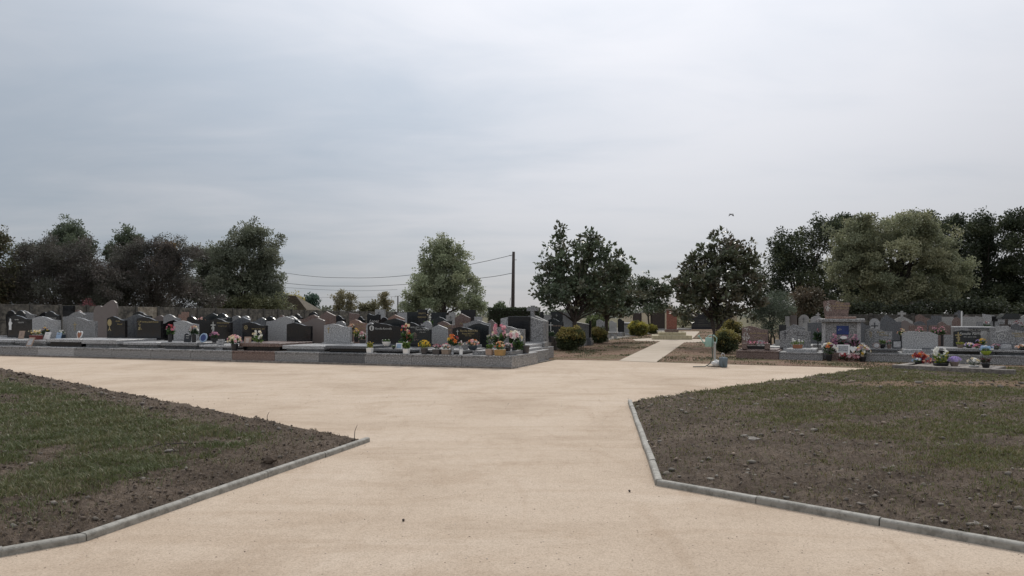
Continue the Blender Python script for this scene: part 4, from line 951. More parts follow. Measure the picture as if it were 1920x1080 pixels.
def flowers(blk, x0, x1, yt, d, z, cols_, label, pot=('round', 'potblack', .4), style='ball', leaves=('green',), name='flower_pot', n=None, potw=None, cat='flowers', pos=None):
    SEED[0] += 7; rr = random.Random(SEED[0])
    xm = (x0 + x1) / 2
    if pos is None:
        Y = blk.Y(xm, d); p = blk.P(blk.s(xm, d), d, z); rz = -blk.th
    else:
        p = pos; Y = p.y; z = p.z; rz = 0
    w = (x1 - x0) / FPX * Y; H = EYE - (yt - HY) / FPX * Y - z
    root = empty(name, p, rz); tag(root, label, cat, 'flowers set out on the graves')
    ph = 0
    if pot:
        ph = H * pot[2]; bm = bmesh.new(); pw = potw * w if potw else min(w * .8, ph * 1.5 if pot[0] not in ('planter',) else w * .9)
        pot_mesh(pot[0], pw, ph, bm); bm_obj('pot', bm, M[pot[1]], root, False)
        base = pw * .4
    else: base = w * .2
    fh = H - ph; parts = []; cen = Vector((0, 0, ph + fh * .35))
    # stems and leaves
    nl = {'ball': 60, 'roses': 70, 'spray': 50, 'plant': 150, 'row': 80, 'orchid': 40}[style]
    cs = []; ds = []
    for _ in range(nl):
        a = rr.uniform(0, 6.3); rad = rr.random() ** .5
        if style in ('plant',):
            c = (math.cos(a) * rad * w * .28, math.sin(a) * rad * w * .22, ph + fh * rr.uniform(0, .6)); dr = (math.cos(a) * rad + rr.uniform(-.3, .3), math.sin(a) * rad + rr.uniform(-.3, .3), rr.uniform(.3, 1.1))
        elif style == 'row':
            c = (rr.uniform(-.45, .45) * w, rr.uniform(-.1, .1), ph + fh * rr.uniform(0, .5)); dr = (rr.uniform(-.6, .6), rr.uniform(-.9, .3), rr.uniform(.1, 1))
        else:
            c = (math.cos(a) * rad * base * .8, math.sin(a) * rad * base * .8, ph + fh * rr.uniform(0, .45)); dr = (math.cos(a) * .9, math.sin(a) * .9, rr.uniform(.1, 1.0))
        cs.append(c); ds.append(dr)
    LV_, LF, LC = leaf_quads(cs, ds, max(.05, fh * (.33 if style == 'plant' else .36)), .22, [COL[x] for x in leaves], rr)
    st = bmesh.new()
    me = fast_mesh('leaves', LV_, LF, None, LC); link('leaves', me, M['leaf'], root)
    if cols_:
        nb = n or {'ball': 30, 'roses': 13, 'spray': 18, 'plant': 10, 'row': 26, 'orchid': 20}[style]
        Vs, Fs, Cs = [], [], []; off = 0
        for i in range(nb):
            a = rr.uniform(0, 6.3); u = rr.random()
            if style in ('ball',):
                el = rr.uniform(-.15, 1.5); c = (math.cos(a) * math.cos(el) * w * .46, math.sin(a) * math.cos(el) * w * .4, ph + fh * .38 + math.sin(el) * fh * .55); r = max(w * .1, .022); nr = Vector((c[0], c[1], c[2] - cen.z))
            elif style == 'roses':
                el = rr.uniform(.05, 1.45); c = (math.cos(a) * math.cos(el) * w * .42, math.sin(a) * math.cos(el) * w * .32, ph + fh * .42 + math.sin(el) * fh * .46); r = w * .135; nr = Vector((c[0], c[1] - .05, c[2] - cen.z))
            elif style == 'spray':
                c = (rr.gauss(0, .2) * w, rr.gauss(0, .1) * w, ph + fh * (.2 + .76 * u)); r = w * .12; nr = Vector((c[0], -.4 * w + c[1], .3 * w))
            elif style == 'orchid':
                side = -1 if i % 2 else 1; c = (side * w * (.12 + .2 * math.sin(u * 2.6)) + rr.gauss(0, .04) * w, rr.gauss(0, .06) * w, ph + fh * (.25 + .72 * u)); r = w * .115; nr = Vector((side * .2, -1, .2))
            elif style == 'row':
                c = (rr.uniform(-.47, .47) * w, rr.uniform(-.13, .08), ph + fh * rr.uniform(.45, .95)); r = fh * .2; nr = Vector((rr.uniform(-.4, .4), -.6, .7))
            else:
                c = (rr.gauss(0, .2) * w, rr.gauss(0, .15) * w, ph + fh * rr.uniform(.5, .95)); r = w * .08; nr = Vector((c[0], -.3, .5))
            cc = COL[cols_[rr.randrange(len(cols_))]]
            V, F, C = rosette(c, r * rr.uniform(.95, 1.35), [min(.85, x_ * 1.15) for x_ in cc], rr, nr)
            Vs.append(V); Fs.append(F + off); Cs.append(C); off += len(V)
            if style in ('roses', 'spray', 'orchid') and i % 2 == 0:
                add_tube(st, [(c[0] * .15, c[1] * .15, max(0, ph - .02)), (c[0] * .6, c[1] * .6, ph + (c[2] - ph) * .55), c], [.004, .004, .003], 4)
        me = fast_mesh('blossoms', np.concatenate(Vs), np.concatenate(Fs), None, np.concatenate(Cs)); link('blossoms', me, M['petal'], root)
    if len(st.verts): bm_obj('stems', st, M['hose'], root)
    else: st.free()
    return root
def plaque(blk, x0, x1, yt, d, z, shape, mat, label, lean=14, lines=0, lmat='gold', pic=None, name='memorial_plaque', frame=None):
    xm = (x0 + x1) / 2; Y = blk.Y(xm, d); w = (x1 - x0) / FPX * Y * 1.04; h = EYE - (yt - HY) / FPX * Y - z
    root = empty(name, blk.P(blk.s(xm, d), d, z), -blk.th); tag(root, label, 'plaque', 'memorial plaques on the graves'); root.rotation_euler = (R(-lean), 0, -blk.th)
    bm = bmesh.new()
    if shape == 'round': pts = [(math.cos(2 * math.pi * k / 18) * w / 2, h / 2 + math.sin(2 * math.pi * k / 18) * h / 2) for k in range(18)]
    elif shape == 'love': pts = [(x * w, zz * h) for x, zz in ((0, 0), (.25, .22), (.45, .5), (.5, .75), (.4, .95), (.22, 1), (.08, .93), (0, .8), (-.08, .93), (-.22, 1), (-.4, .95), (-.5, .75), (-.45, .5), (-.25, .22))]
    else: pts = outline(shape, w, h)
    add_prism(bm, pts, 0, .03, .004); bm_obj('tablet', bm, M[mat], root)
    for i in range(lines):
        lw = w * (.5 - .1 * (i % 2)); zz = h * (.72 - .5 * i / max(1, lines))
        bm = bmesh.new(); add_box(bm, -lw / 2, lw / 2, -.0025, -.0005, zz, zz + h * .05); bm_obj('engraved_line', bm, M[lmat], root)
    if pic: 
        bm = bmesh.new(); add_prism(bm, [(x * .72, h * .14 + zz * .72) for x, zz in pts], -.003, -.0005); bm_obj('picture', bm, M[pic], root)
    if frame:
        bm = bmesh.new(); add_box(bm, -w * .56, w * .56, -.004, .0, -.0, h * .08); bm_obj('stand', bm, M[frame], root)
    return root
Z1, ZS = .371, .6
# left block
flowers(LB, 55, 80, 619, .95, .602, ['cream', 'yellow', 'cream'], 'dark red planter of withered cream flowers before the pale ring headstone', ('planter', 'redpot', .45), 'row', ('ygreen', 'green', 'heather'), 'planter', 22, .92)
flowers(LB, 78, 91, 612, 1.9, .602, ['dred', 'dred', 'yellow'], 'dark red bouquet leaning against the pale ring headstone', ('tube', 'potgrey', .3), 'roses', ('dgreen',), 'bouquet')
plaque(LB, 32, 45, 620, 1.1, .622, 'flat', 'beige', 'pink lettered plaque before the white statue headstone', 12, 3, 'dred' if 'dred' in M else 'BR')
plaque(LB, 46, 60, 631, .1, .372, 'flat', 'beige', 'open book plaque on the front kerb below the dark red planter', 25, 0, 'ink', 'photo_grey')
plaque(LB, 79, 93, 622, 1.2, .602, 'flat', 'white', 'pale angled plaque right of the dark red planter', 20, 1, 'ink')
plaque(LB, 140, 154, 620, 1.6, .585, 'love', 'white', 'white heart plaque leaning on the blue-grey headstone', 12, 0, 'ink', 'terracotta')
plaque(LB, 102, 114, 623, 1.2, .602, 'flat', 'photo_sky', 'small blue and white photo plaque left of the white heart', 16, 1, 'BR')
flowers(LB, 109, 122, 619, 1.5, .585, ['white'], 'white flowers in dark box pot left of the white heart plaque', ('box', 'navy', .6), 'ball', ('green',), 'flower_pot', 12, .8)
flowers(LB, 309, 329, 607, .75, .582, ['red', 'pink', 'pink'], 'red and pink carnations in black vase before the speckled grey headstone', ('tube', 'potblack', .44), 'roses', ('dgreen', 'green'), 'bouquet', 12, .42)
flowers(LB, 354, 373, 609, .75, .582, ['red', 'dred', 'cream', 'white'], 'dark red and white flowers in black vase beside blue round plaque', ('tube', 'potblack', .46), 'roses', ('dgreen',), 'bouquet', 16, .48)
plaque(LB, 343, 358, 625, .8, .582, 'wave', 'BK', 'small black wave-topped plaque between two black vases', 8, 2, 'silver', None).name = 'memorial_plaque'
plaque(LB, 371, 388, 624, .7, .602, 'round', 'photo_sky', 'round blue and white plaque beside dark red flowers', 14, 0, 'ink', 'photo_blue')
flowers(LB, 393, 411, 622, .9, .602, ['mauve', 'lpink', 'mauve'], 'mauve bouquet before the pale cross headstone', ('round', 'potblack', .35), 'ball', ('dgreen',), 'bouquet')
flowers(LB, 426, 454, 628, .16, .372, ['white', 'lpink', 'cream'], 'round white rose arrangement in dark pot on the front kerb', ('round', 'potblack', .42), 'ball', ('green', 'dgreen'), 'bouquet', 34, .5)
plaque(LB, 403, 418, 635, .32, .372, 'flat', 'GM', 'grey stone plaque left of the white rose arrangement', 18, 2, 'ink')
plaque(LB, 455, 470, 631, .45, .535, 'flat', 'beige', 'brown lettered plaque right of the white rose arrangement', 12, 4, 'white')
flowers(LB, 473, 494, 620, .5, .635, ['white', 'white', 'cream'], 'white orchid spray before the ring emblem headstone', None, 'orchid', ('lgreen', 'green'), 'orchid', 26)
flowers(LB, 688, 699, 640, .14, Z1, ['yellow', 'cream'], 'white square pot with sparse yellow plant on the dark kerb', ('box', 'white', .43), 'plant', ('lgreen', 'ygreen'), 'flower_pot', 6, .95)
flowers(LB, 716, 733, 637, .55, .582, ['white'], 'wide white bowl with small white flowers before the medallion headstone', ('bowl', 'white', .68), 'plant', ('green',), 'flower_pot', 7, .95)
plaque(LB, 741, 754, 643, .45, .502, 'flat', 'white', 'white photo plaque with blue dolphin ring beside the white bowl', 12, 0, 'ink', 'photo_sky')
flowers(LB, 734, 742, 648, .4, .502, ['white'], 'little white flower dish left of the white photo plaque', ('bowl', 'potgrey', .5), 'ball', ('green',), 'flower_pot', 5, .8)
flowers(LB, 752, 775, 607, .8, .502, ['orange', 'cream', 'red', 'pink', 'cream'], 'tall stand of orange, cream and pink flowers left of the tree headstone', ('tube', 'potgrey', .16), 'spray', ('green', 'dgreen'), 'bouquet', 30, .3)
flowers(LB, 754, 770, 638, .12, Z1, ['white', 'white'], 'white square pot with leafy plant and white lilies on the kerb', ('box', 'white', .36), 'plant', ('lgreen', 'green'), 'flower_pot', 5, .65)
flowers(LB, 784, 807, 638, .16, Z1, ['yellow', 'ygreen', 'yellow'], 'yellow chrysanthemum in dark grey pot on the kerb', ('round', 'potgrey', .42), 'ball', ('ygreen', 'lgreen'), 'flower_pot', 40, .62)
flowers(LB, 811, 828, 645, .14, Z1, ['pink', 'lpink', 'dred'], 'pink flowers in dark tapered pot on the kerb', ('box', 'potgrey', .5), 'ball', ('dgreen',), 'flower_pot', 22, .85)
flowers(LB, 827, 846, 644, .14, Z1, ['pink', 'white', 'white', 'peach'], 'pink and white flowers in pale grey pot on the kerb', ('box', 'stonepot', .46), 'ball', ('green', 'grey'), 'flower_pot', 22, .75)
flowers(LB, 834, 862, 627, .3, Z1, ['orange', 'orange', 'yellow', 'red'], 'big orange and yellow roses in frosted vase on the kerb', ('vase', 'glassy', .4), 'roses', ('dgreen', 'green'), 'bouquet', 13, .36)
flowers(LB, 857, 870, 639, .4, .502, ['white', 'lpink'], 'small white flowers right of the frosted vase', ('tube', 'grey' if 'grey' in M else 'glassy', .45), 'spray', ('lgreen',), 'flower_pot', 9, .5)
plaque(LB, 867, 877, 640, .8, .502, 'slant', 'GM', 'grey slanted plaque left of the orange and pink bowl', 6, 0)
plaque(LB, 861, 867, 655, .12, Z1, 'flat', 'white', 'tiny white square tile on the kerb right of the frosted vase', 5, 0)
flowers(LB, 874, 899, 637, .55, .502, ['orange', 'peach', 'lpink', 'white'], 'low bowl of orange and pink flowers before the gilt double name headstone', ('bowl', 'navy', .4), 'ball', ('dgreen',), 'bouquet', 26, .8)
flowers(LB, 910, 926, 643, .16, Z1, [], 'beige and brown pot of thin green plant on the corner kerb', ('box', 'beige', .5), 'plant', ('lgreen', 'green'), 'flower_pot', 0, .8)
flowers(LB, 927, 948, 640, .14, Z1, ['orange', 'cream', 'cream', 'peach'], 'ochre pot of orange and cream flowers on the corner kerb', ('box', 'ochre', .42), 'ball', ('green',), 'flower_pot', 22, .85)
flowers(LB, 922, 951, 609, 1.3, .492, ['lpink', 'lpink', 'pink'], 'tall pale pink orchids on the corner grave', ('tube', 'potgrey', .12), 'orchid', ('green', 'dgreen'), 'orchid', 40, .2)
flowers(LB, 912, 928, 619, 1.1, .492, ['white', 'cream'], 'white flowers left of the tall pink orchids', ('tube', 'potgrey', .3), 'spray', ('green', 'grey'), 'bouquet', 14, .35)
flowers(LB, 948, 980, 619, 1.1, .492, ['white', 'white', 'lpink', 'cream'], 'large white rose bouquet right of the pink orchids on the corner grave', ('tube', 'potblack', .3), 'roses', ('dgreen', 'green'), 'bouquet', 24, .3)
flowers(LB, 943, 962, 644, .5, .492, ['lpink', 'white', 'mauve'], 'pink and white cyclamen in black pot on the corner grave slab', ('round', 'potblack', .45), 'ball', ('dgreen', 'heather'), 'flower_pot', 18, .6)
flowers(LB, 962, 982, 635, .75, .492, ['white'], 'leafy green plant with one white flower on the corner grave', None, 'plant', ('green', 'dgreen'), 'potted_plant', 3)
q = LB.P(-.13, 1.62, Z1); ep = empty('empty_pot', q); tag(ep, 'empty dark plastic pot on the side kerb of the corner grave', 'pot')
bm = bmesh.new(); pot_mesh('round', .30, .25, bm); bm_obj('pot', bm, M['potgrey'], ep); bm = bmesh.new(); add_lathe(bm, [(.10, 0), (.11, .01), (.12, .012)], 12, (0, 0, .215)); bm_obj('soil', bm, M['soil'], ep)
flowers(LB, 662, 674, 615, 6.6, .452, ['yellow', 'yellow', 'cream'], 'yellow chrysanthemum in dark pot before the orange-brown stone', ('round', 'potblack', .35), 'ball', ('green',), 'flower_pot')
flowers(LB, 672, 687, 621, 5.2, .452, ['pink', 'lpink', 'white'], 'pink flowers left of the medallion headstone', ('planter', 'potgrey', .3), 'ball', ('green', 'dgreen'), 'flower_pot')
flowers(LB, 652, 666, 606, 6.9, .452, ['cream', 'peach', 'white'], 'cream flowers left of the orange-brown stone lettering', ('tube', 'potblack', .55), 'ball', ('dgreen',), 'bouquet', 14, .4)
flowers(LB, 370, 386, 595, 8.0, .95, ['peach', 'white', 'lpink'], 'peach flowers above the flat black stone back', ('tube', 'potblack', .3), 'ball', ('green',), 'bouquet', 16, .4).location.z = .95
flowers(LB, 800, 812, 588, 8.9, .45, ['cream', 'white'], 'tall cream flowers right of the narrow black gilt stone', ('tube', 'stonepot', .3), 'spray', ('grey', 'green'), 'bouquet', 16, .4)
flowers(LB, 1027, 1040, 620, 6.2, .56, ['white'], 'dark pot with one white flower right of the black panel monument', ('round', 'potblack', .5), 'plant', ('dgreen',), 'flower_pot', 4, .9).location.z = .56
# right block
flowers(RB, 1401, 1441, 640, .45, .345, ['pink', 'lpink', 'mauve', 'dred'], 'long dark planter of pink flowers on the red-brown grave', ('planter', 'potblack', .42), 'row', ('dgreen', 'heather'), 'planter', 40, .95)
plaque(RB, 1419, 1433, 637, .9, .345, 'peak', 'WH', 'pale plaque behind the long pink planter', 10, 1, 'ink')
flowers(RB, 1483, 1508, 636, .55, .382, ['white', 'white'], 'terracotta planter of bright green plant and white flowers', ('planter', 'terracotta', .4), 'row', ('lgreen', 'lgreen', 'green'), 'planter', 7, .7)
flowers(RB, 1540, 1569, 642, -.12, .0, ['white', 'white', 'yellow', 'orange'], 'white and yellow bouquet in black pot left of the vault', ('round', 'potblack', .32), 'roses', ('green', 'grey'), 'bouquet', 20, .42)
flowers(RB, 1603, 1631, 646, -.12, .0, ['white', 'yellow', 'white', 'lpink'], 'white and yellow bouquet in black pot right of the vault', ('round', 'potblack', .3), 'ball', ('green', 'grey'), 'bouquet', 40, .5)
flowers(RB, 1574, 1610, 662, -.2, .0, ['red', 'white', 'lpink', 'dred'], 'low spread of red and white flowers before the vault', None, 'row', ('dgreen', 'dred'), 'bouquet', 30)
plaque(RB, 1570, 1592, 646, .4, .272, 'flat', 'white', 'white photo plaque with grey figures before the vault', 10, 0, 'ink', 'photo_grey')
plaque(RB, 1594, 1605, 649, .42, .272, 'love', 'white', 'white heart plaque right of the grey figure photo', 10, 0, 'ink')
flowers(RB, 1556, 1572, 625, .72, .272, ['pink', 'mauve', 'lpink'], 'pink garland on the vault wall, left of the round white plaque', None, 'spray', ('dgreen', 'mauve'), 'garland', 34)
flowers(RB, 1592, 1608, 625, .72, .272, ['mauve', 'lpink', 'mauve'], 'pink garland on the vault wall, right of the round white plaque', None, 'spray', ('dgreen', 'mauve'), 'garland', 34)
flowers(RB, 1573, 1592, 629, .74, .272, ['dred', 'mauve', 'red'], 'dark red flowers between the two pink garlands', None, 'spray', ('dgreen',), 'bouquet', 18)
plaque(RB, 1576, 1588, 630, .6, .74, 'round', 'white', 'rounded white plaque in the middle of the vault wall', 2, 0)
flowers(RB, 1647, 1662, 636, .5, .442, [], 'dark bowl of small green shrub on the gilt spray grave', ('bowl', 'potblack', .45), 'plant', ('lgreen', 'dgreen'), 'potted_plant', 0, .8)
plaque(RB, 1637, 1650, 642, .35, .442, 'round', 'BR', 'round brown photo plaque left of the dark shrub bowl', 12, 0, 'ink', 'photo_grey')
flowers(RB, 1661, 1673, 638, .5, .442, ['lpink', 'dred'], 'pink flowers left of the black photo frame', ('round', 'BR', .5), 'ball', ('dgreen',), 'flower_pot', 14, .7)
plaque(RB, 1674, 1690, 638, .5, .442, 'flat', 'BK', 'black framed photo plaque left of the two-humped stone', 6, 0, 'ink', 'photo_grey')
plaque(RB, 1730, 1744, 652, .4, .422, 'flat', 'GD', 'dark slate block plaque on the two-humped stone grave', 6, 0)
for x0, x1, yt, z_, cc, lb in ((1683, 1698, 616, .68, ['peach', 'cream'], 'peach flowers above the black photo frame'), (1717, 1731, 612, .82, ['pink', 'lpink'], 'pink flowers behind the two-humped stone, left of two'), (1744, 1759, 613, .76, ['lpink', 'mauve'], 'pink flowers behind the two-humped stone, right of two'), (1760, 1773, 612, .4, ['lpink', 'pink'], 'tall pink flowers in black vase right of the two-humped stone')):
    flowers(RB, x0, x1, yt, 3.0, .36, cc, lb, ('tube', 'potblack', .62), 'ball', ('dgreen', 'green'), 'bouquet', 20, .4)
flowers(RB, 1792, 1809, 641, .55, .502, [], 'stone pot of pale green plant on the blue-black grave', ('round', 'stonepot', .55), 'plant', ('ygreen', 'lgreen'), 'potted_plant', 0, .7)
flowers(RB, 1807, 1827, 643, .5, .502, ['white', 'lilac', 'cream'], 'white and lilac flowers on the blue-black grave', ('bowl', 'potgrey', .25), 'ball', ('green',), 'flower_pot', 24, .6)
flowers(RB, 1824, 1841, 645, .35, .302, ['pink', 'mauve', 'lpink'], 'pink flowers in tall black vase on the blue-black grave', ('tube', 'potblack', .55), 'ball', ('green',), 'bouquet', 24, .5)
flowers(RB, 1836, 1849, 634, .9, .502, ['yellow'], 'bright yellow ball of flowers right of the blue-black headstone', ('tube', 'potgrey', .3), 'ball', ('green',), 'bouquet', 26, .3)
flowers(RB, 1829, 1838, 637, 1.0, .502, ['lilac', 'white', 'purple'], 'small dark violet and white flowers left of the yellow ball', ('tube', 'potgrey', .4), 'ball', ('dgreen',), 'bouquet', 12, .4)
flowers(RB, 1837, 1861, 648, .05, .302, ['blue', 'white', 'blue'], 'lime green pot with pale blue flowers before the blue-black grave', ('bowl', 'lime', .42), 'spray', ('lgreen', 'green'), 'flower_pot', 16, .75)
flowers(RB, 1860, 1876, 645, .3, .302, ['mauve', 'dred', 'lpink'], 'dull pink flowers in tall black vase left of the oval plaque', ('tube', 'potblack', .6), 'ball', ('green', 'heather'), 'bouquet', 20, .55)
plaque(RB, 1875, 1898, 643, .5, .472, 'dome', 'GD', 'dark domed plaque with pale figures on the dove grave', 8, 2, 'beige', 'photo_grey')
plaque(RB, 1899, 1911, 646, .55, .472, 'flat', 'BK', 'black square plaque right of the dark domed plaque', 8, 0, 'ink', 'photo_grey')
flowers(RB, 1906, 1928, 647, .35, .472, ['lpink', 'peach', 'white'], 'pale pink bouquet at the right picture edge on the dove grave', ('round', 'potblack', .3), 'ball', ('dgreen',), 'bouquet', 26, .5)
flowers(RB, 1900, 1917, 600, 6.6, .9, ['dred', 'red', 'dred'], 'dark red wreath before the small house grave', None, 'ball', ('heather', 'dgreen'), 'wreath', 30)
flowers(RB, 1843, 1856, 602, 7.0, .7, ['red', 'white'], 'red and white flower pot on the slab below the pale stones', ('tube', 'white', .5), 'ball', ('dgreen',), 'flower_pot', 10, .5)
flowers(RB, 1529, 1538, 612, 3.2, .3, ['pink', 'dred'], 'single pink bunch on a tall stem left of the vault', ('tube', 'potgrey', .3), 'spray', ('dgreen',), 'bouquet', 10, .3)
# along the concrete frame in the foreground
def fpos(px, back): 
    # a point on the frame line, "back" metres behind its front edge
    t = (px - CX) / FPX; dn = Vector((dv.x, dv.y)).normalized(); nn = Vector((-dn.y, dn.x)); o_ = V2(f0) + nn * back
    u = (t * o_.y - o_.x) / (dn.x - t * dn.y); q_ = o_ + dn * u; return Vector((q_.x, q_.y, .2))
def fg(x0, x1, yt, back, z, *a, **k):
    p = fpos((x0 + x1) / 2, back); p.z = z; return flowers(RB, x0, x1, yt, 0, 0, *a, pos=p, **k)
fg(1711, 1741, 660, 1.62, .202, ['peach', 'red', 'dred', 'orange'], 'red and peach rose bouquet wrapped in red on the concrete frame', ('round', 'potblack', .2), 'roses', ('dgreen', 'dred', 'red'), n=18, potw=.5, name='bouquet')
fg(1710, 1730, 672, 1.35, .187, ['white', 'blue', 'white'], 'small white and pale blue flowers below the red and peach roses', ('round', 'potblack', .3), 'ball', ('green',), n=14, potw=.5, name='flower_pot')
fg(1730, 1756, 672, 1.30, .187, ['red', 'dred', 'peach'], 'flat bouquet in bright red paper left of the white orchid tray', None, 'row', ('red', 'dred', 'dgreen'), n=10, name='bouquet')
fg(1749, 1779, 652, .95, .187, ['white', 'white'], 'white orchid over black tray of green leaves on the concrete frame', ('planter', 'potblack', .27), 'orchid', ('lgreen', 'green', 'ygreen'), n=22, potw=.85, name='orchid')
fg(1750, 1778, 668, .8, .187, [], 'bushy green plant beside the white orchid', ('planter', 'potblack', .25), 'plant', ('lgreen', 'green', 'ygreen'), potw=.8, name='potted_plant')
fg(1778, 1801, 669, 1.0, .187, ['lilac', 'lilac', 'purple'], 'purple ball of chrysanthemums in grey basket', ('round', 'stonepot', .45), 'ball', ('lilac',), n=46, potw=.7, name='flower_pot')
fg(1814, 1838, 671, .85, .187, ['white', 'white', 'cream'], 'white lilies lying on a white block on the concrete frame', ('planter', 'white', .18), 'roses', ('dgreen', 'grey'), n=10, potw=.75, name='bouquet')
fg(1836, 1861, 668, .85, .187, [], 'dark reddish heather plant in black pot at the frame end', ('round', 'potblack', .38), 'plant', ('heather', 'dgreen', 'heather'), potw=.6, name='potted_plant')

# ------------------------------------------------------------------ boundary wall of concrete panels
def panel_wall(p0, p1, bay, z0, z1, label, cream_at=None, pm='wallpanel', name='panel_wall'):
    p0 = Vector(p0); p1 = Vector(p1); L = (p1 - p0).length; n = round(L / bay); dr = (p1 - p0) / L
    root = empty(name, (p0.x, p0.y, 0), math.atan2(dr.y, dr.x)); tag(root, label, 'wall')
    rr = random.Random(8)
    for i in range(n + 1):
        z = z0 + (z1 - z0) * i / n; x = L * i / n
        box('post', M['wallpost'], root, x - .09, x + .09, -.1, .1, -.03, z + .06, .01)
        if i < n:
            zz = z0 + (z1 - z0) * (i + .5) / n; hs_ = [-.03, zz * .28, zz * .52, zz * .76, zz]
            for j in range(4):
                box('panel', M['wallcream'] if (cream_at == i and j > 1) else M[pm], root, x + .091, x + L / n - .091, -.03 + rr.uniform(-.006, .006), .03, hs_[j] + .004, hs_[j + 1] - .004, .006)
M['wallpanel'] = granite('stained_wall_panel', (0.055, 0.05, 0.042), (0.115, 0.103, 0.083), (0.175, 0.158, 0.127), 0.95, 3, 0.8)
M['wallcream'] = granite('repaired_wall_panel', (0.2, 0.165, 0.12), (0.3, 0.255, 0.195), (0.36, 0.32, 0.25), 0.95, 4, 0.7)
M['wallpost'] = granite('dark_wall_post', (0.04, 0.037, 0.032), (0.07, 0.065, 0.055), (0.1, 0.093, 0.08), 0.95, 9, 0.5)
wd_ = Vector((.345, .9386)); wo = Vector((-31.6, 46.0))
panel_wall(wo - wd_ * 8.4, wo + wd_ * 62, 2.1, 2.32, 1.84, 'long grey concrete panel wall behind the left graves', 9)
panel_wall(RB.P(2.5, 19.5).xy, RB.P(24, 19.5).xy, 2.1, 1.62, 1.62, 'dark concrete panel wall behind the right graves', None, 'wallpost')

# ------------------------------------------------------------------ trees
def rand_dirs(n, rs):
    v = rs.normal(size=(n, 3)); return v / np.linalg.norm(v, axis=1, keepdims=True)
LEAF_GAIN = 2.3
def crown_mesh(name, blobs, ntw, per, leaf, tw, cols_, seed, shell=.55, wd=.34, droop=0.0, up=0.0, clump=13, csize=.3, core=.62, shoots=3):
    """leaves gathered on twigs, twigs on clumps, clumps spread unevenly over the lobes of the crown; lobes = (x,y,z,rx,ry,rz)"""
    rs = np.random.RandomState(seed); B = np.array(blobs, float)
    if clump:
        sub = []
        for bb_ in B:
            sc = np.array([bb_[3], bb_[4], bb_[5]])
            for k_ in range(clump):
                dr = rs.normal(size=3); dr /= np.linalg.norm(dr); dr[1] = dr[1] * .9 - .12; f = rs.uniform(.55, .98); r_ = rs.uniform(.6, 1.25) * csize
                m_ = (sc[0] * sc[1] * sc[2]) ** (1 / 3)
                sub.append([*(bb_[:3] + dr * sc * f), *(np.array([1, 1, .78]) * m_ * r_)])
            if core: sub.append([*bb_[:3], *(sc * core)])
            for k_ in range(shoots):                                # leading shoots stick out of the outline
                dr = rs.normal(size=3); dr[2] = abs(dr[2]) + .25; dr /= np.linalg.norm(dr); m_ = (sc[0] * sc[1] * sc[2]) ** (1 / 3)
                sub.append([*(bb_[:3] + dr * sc * rs.uniform(1.0, 1.22)), *(np.array([.13, .13, .24]) * m_ * rs.uniform(.7, 1.2))])
        B = np.array(sub)
    vol = B[:, 3] * B[:, 4] * B[:, 5]; pk = rs.choice(len(B), ntw, p=vol ** .66 / (vol ** .66).sum()); b = B[pk]
    d = rand_dirs(ntw, rs); d[:, 2] += .2; d /= np.linalg.norm(d, axis=1, keepdims=True); r = shell + (1 - shell) * rs.rand(ntw) ** .6
    ph = rs.rand(6) * 6.3
    bumpy = 1 + .14 * np.sin(d[:, 0] * 5 + ph[0] + pk) + .12 * np.sin(d[:, 2] * 7 + ph[1] + pk * 2)
    tc_ = b[:, :3] + d * b[:, 3:6] * (r * bumpy)[:, None]
    n = ntw * per
    offs = np.clip(rs.normal(size=(n, 3)), -1.5, 1.5) * tw * np.array([1, 1, .75])
    c = np.repeat(tc_, per, 0) + offs
    on = offs / (np.linalg.norm(offs, axis=1, keepdims=True) + 1e-9)
    dirs = np.repeat(d, per, 0) * .5 + on * .6 + rand_dirs(n, rs) * .8 + np.array([0, 0, up - droop]); dirs /= np.linalg.norm(dirs, axis=1, keepdims=True)
    s = np.cross(dirs, rand_dirs(n, rs)); s /= np.linalg.norm(s, axis=1, keepdims=True) + 1e-9
    l = leaf * rs.uniform(.65, 1.35, (n, 1)); nn = np.cross(dirs, s) * l * .14
    V = np.stack([c, c + dirs * l * .5 + s * l * wd + nn, c + dirs * l, c + dirs * l * .5 - s * l * wd + nn], 1).reshape(-1, 3)
    V[:, 2] = np.maximum(V[:, 2], .03)
    F = np.arange(n * 4).reshape(-1, 4)
    shade = rs.uniform(.8, 1.2, (len(B), 1))                      # clumps differ a little in leaf colour
    C = np.array([cols_[i] for i in rs.choice(len(cols_), len(B))])[pk] * .6 + np.array([cols_[i] for i in rs.choice(len(cols_), ntw)]) * .4
    C = C * shade[pk]; C = np.repeat(C, per, 0) * rs.uniform(.72, 1.25, (n, 1)) * LEAF_GAIN
    return fast_mesh(name, V, F, None, np.clip(C, 0, .6)), tc_
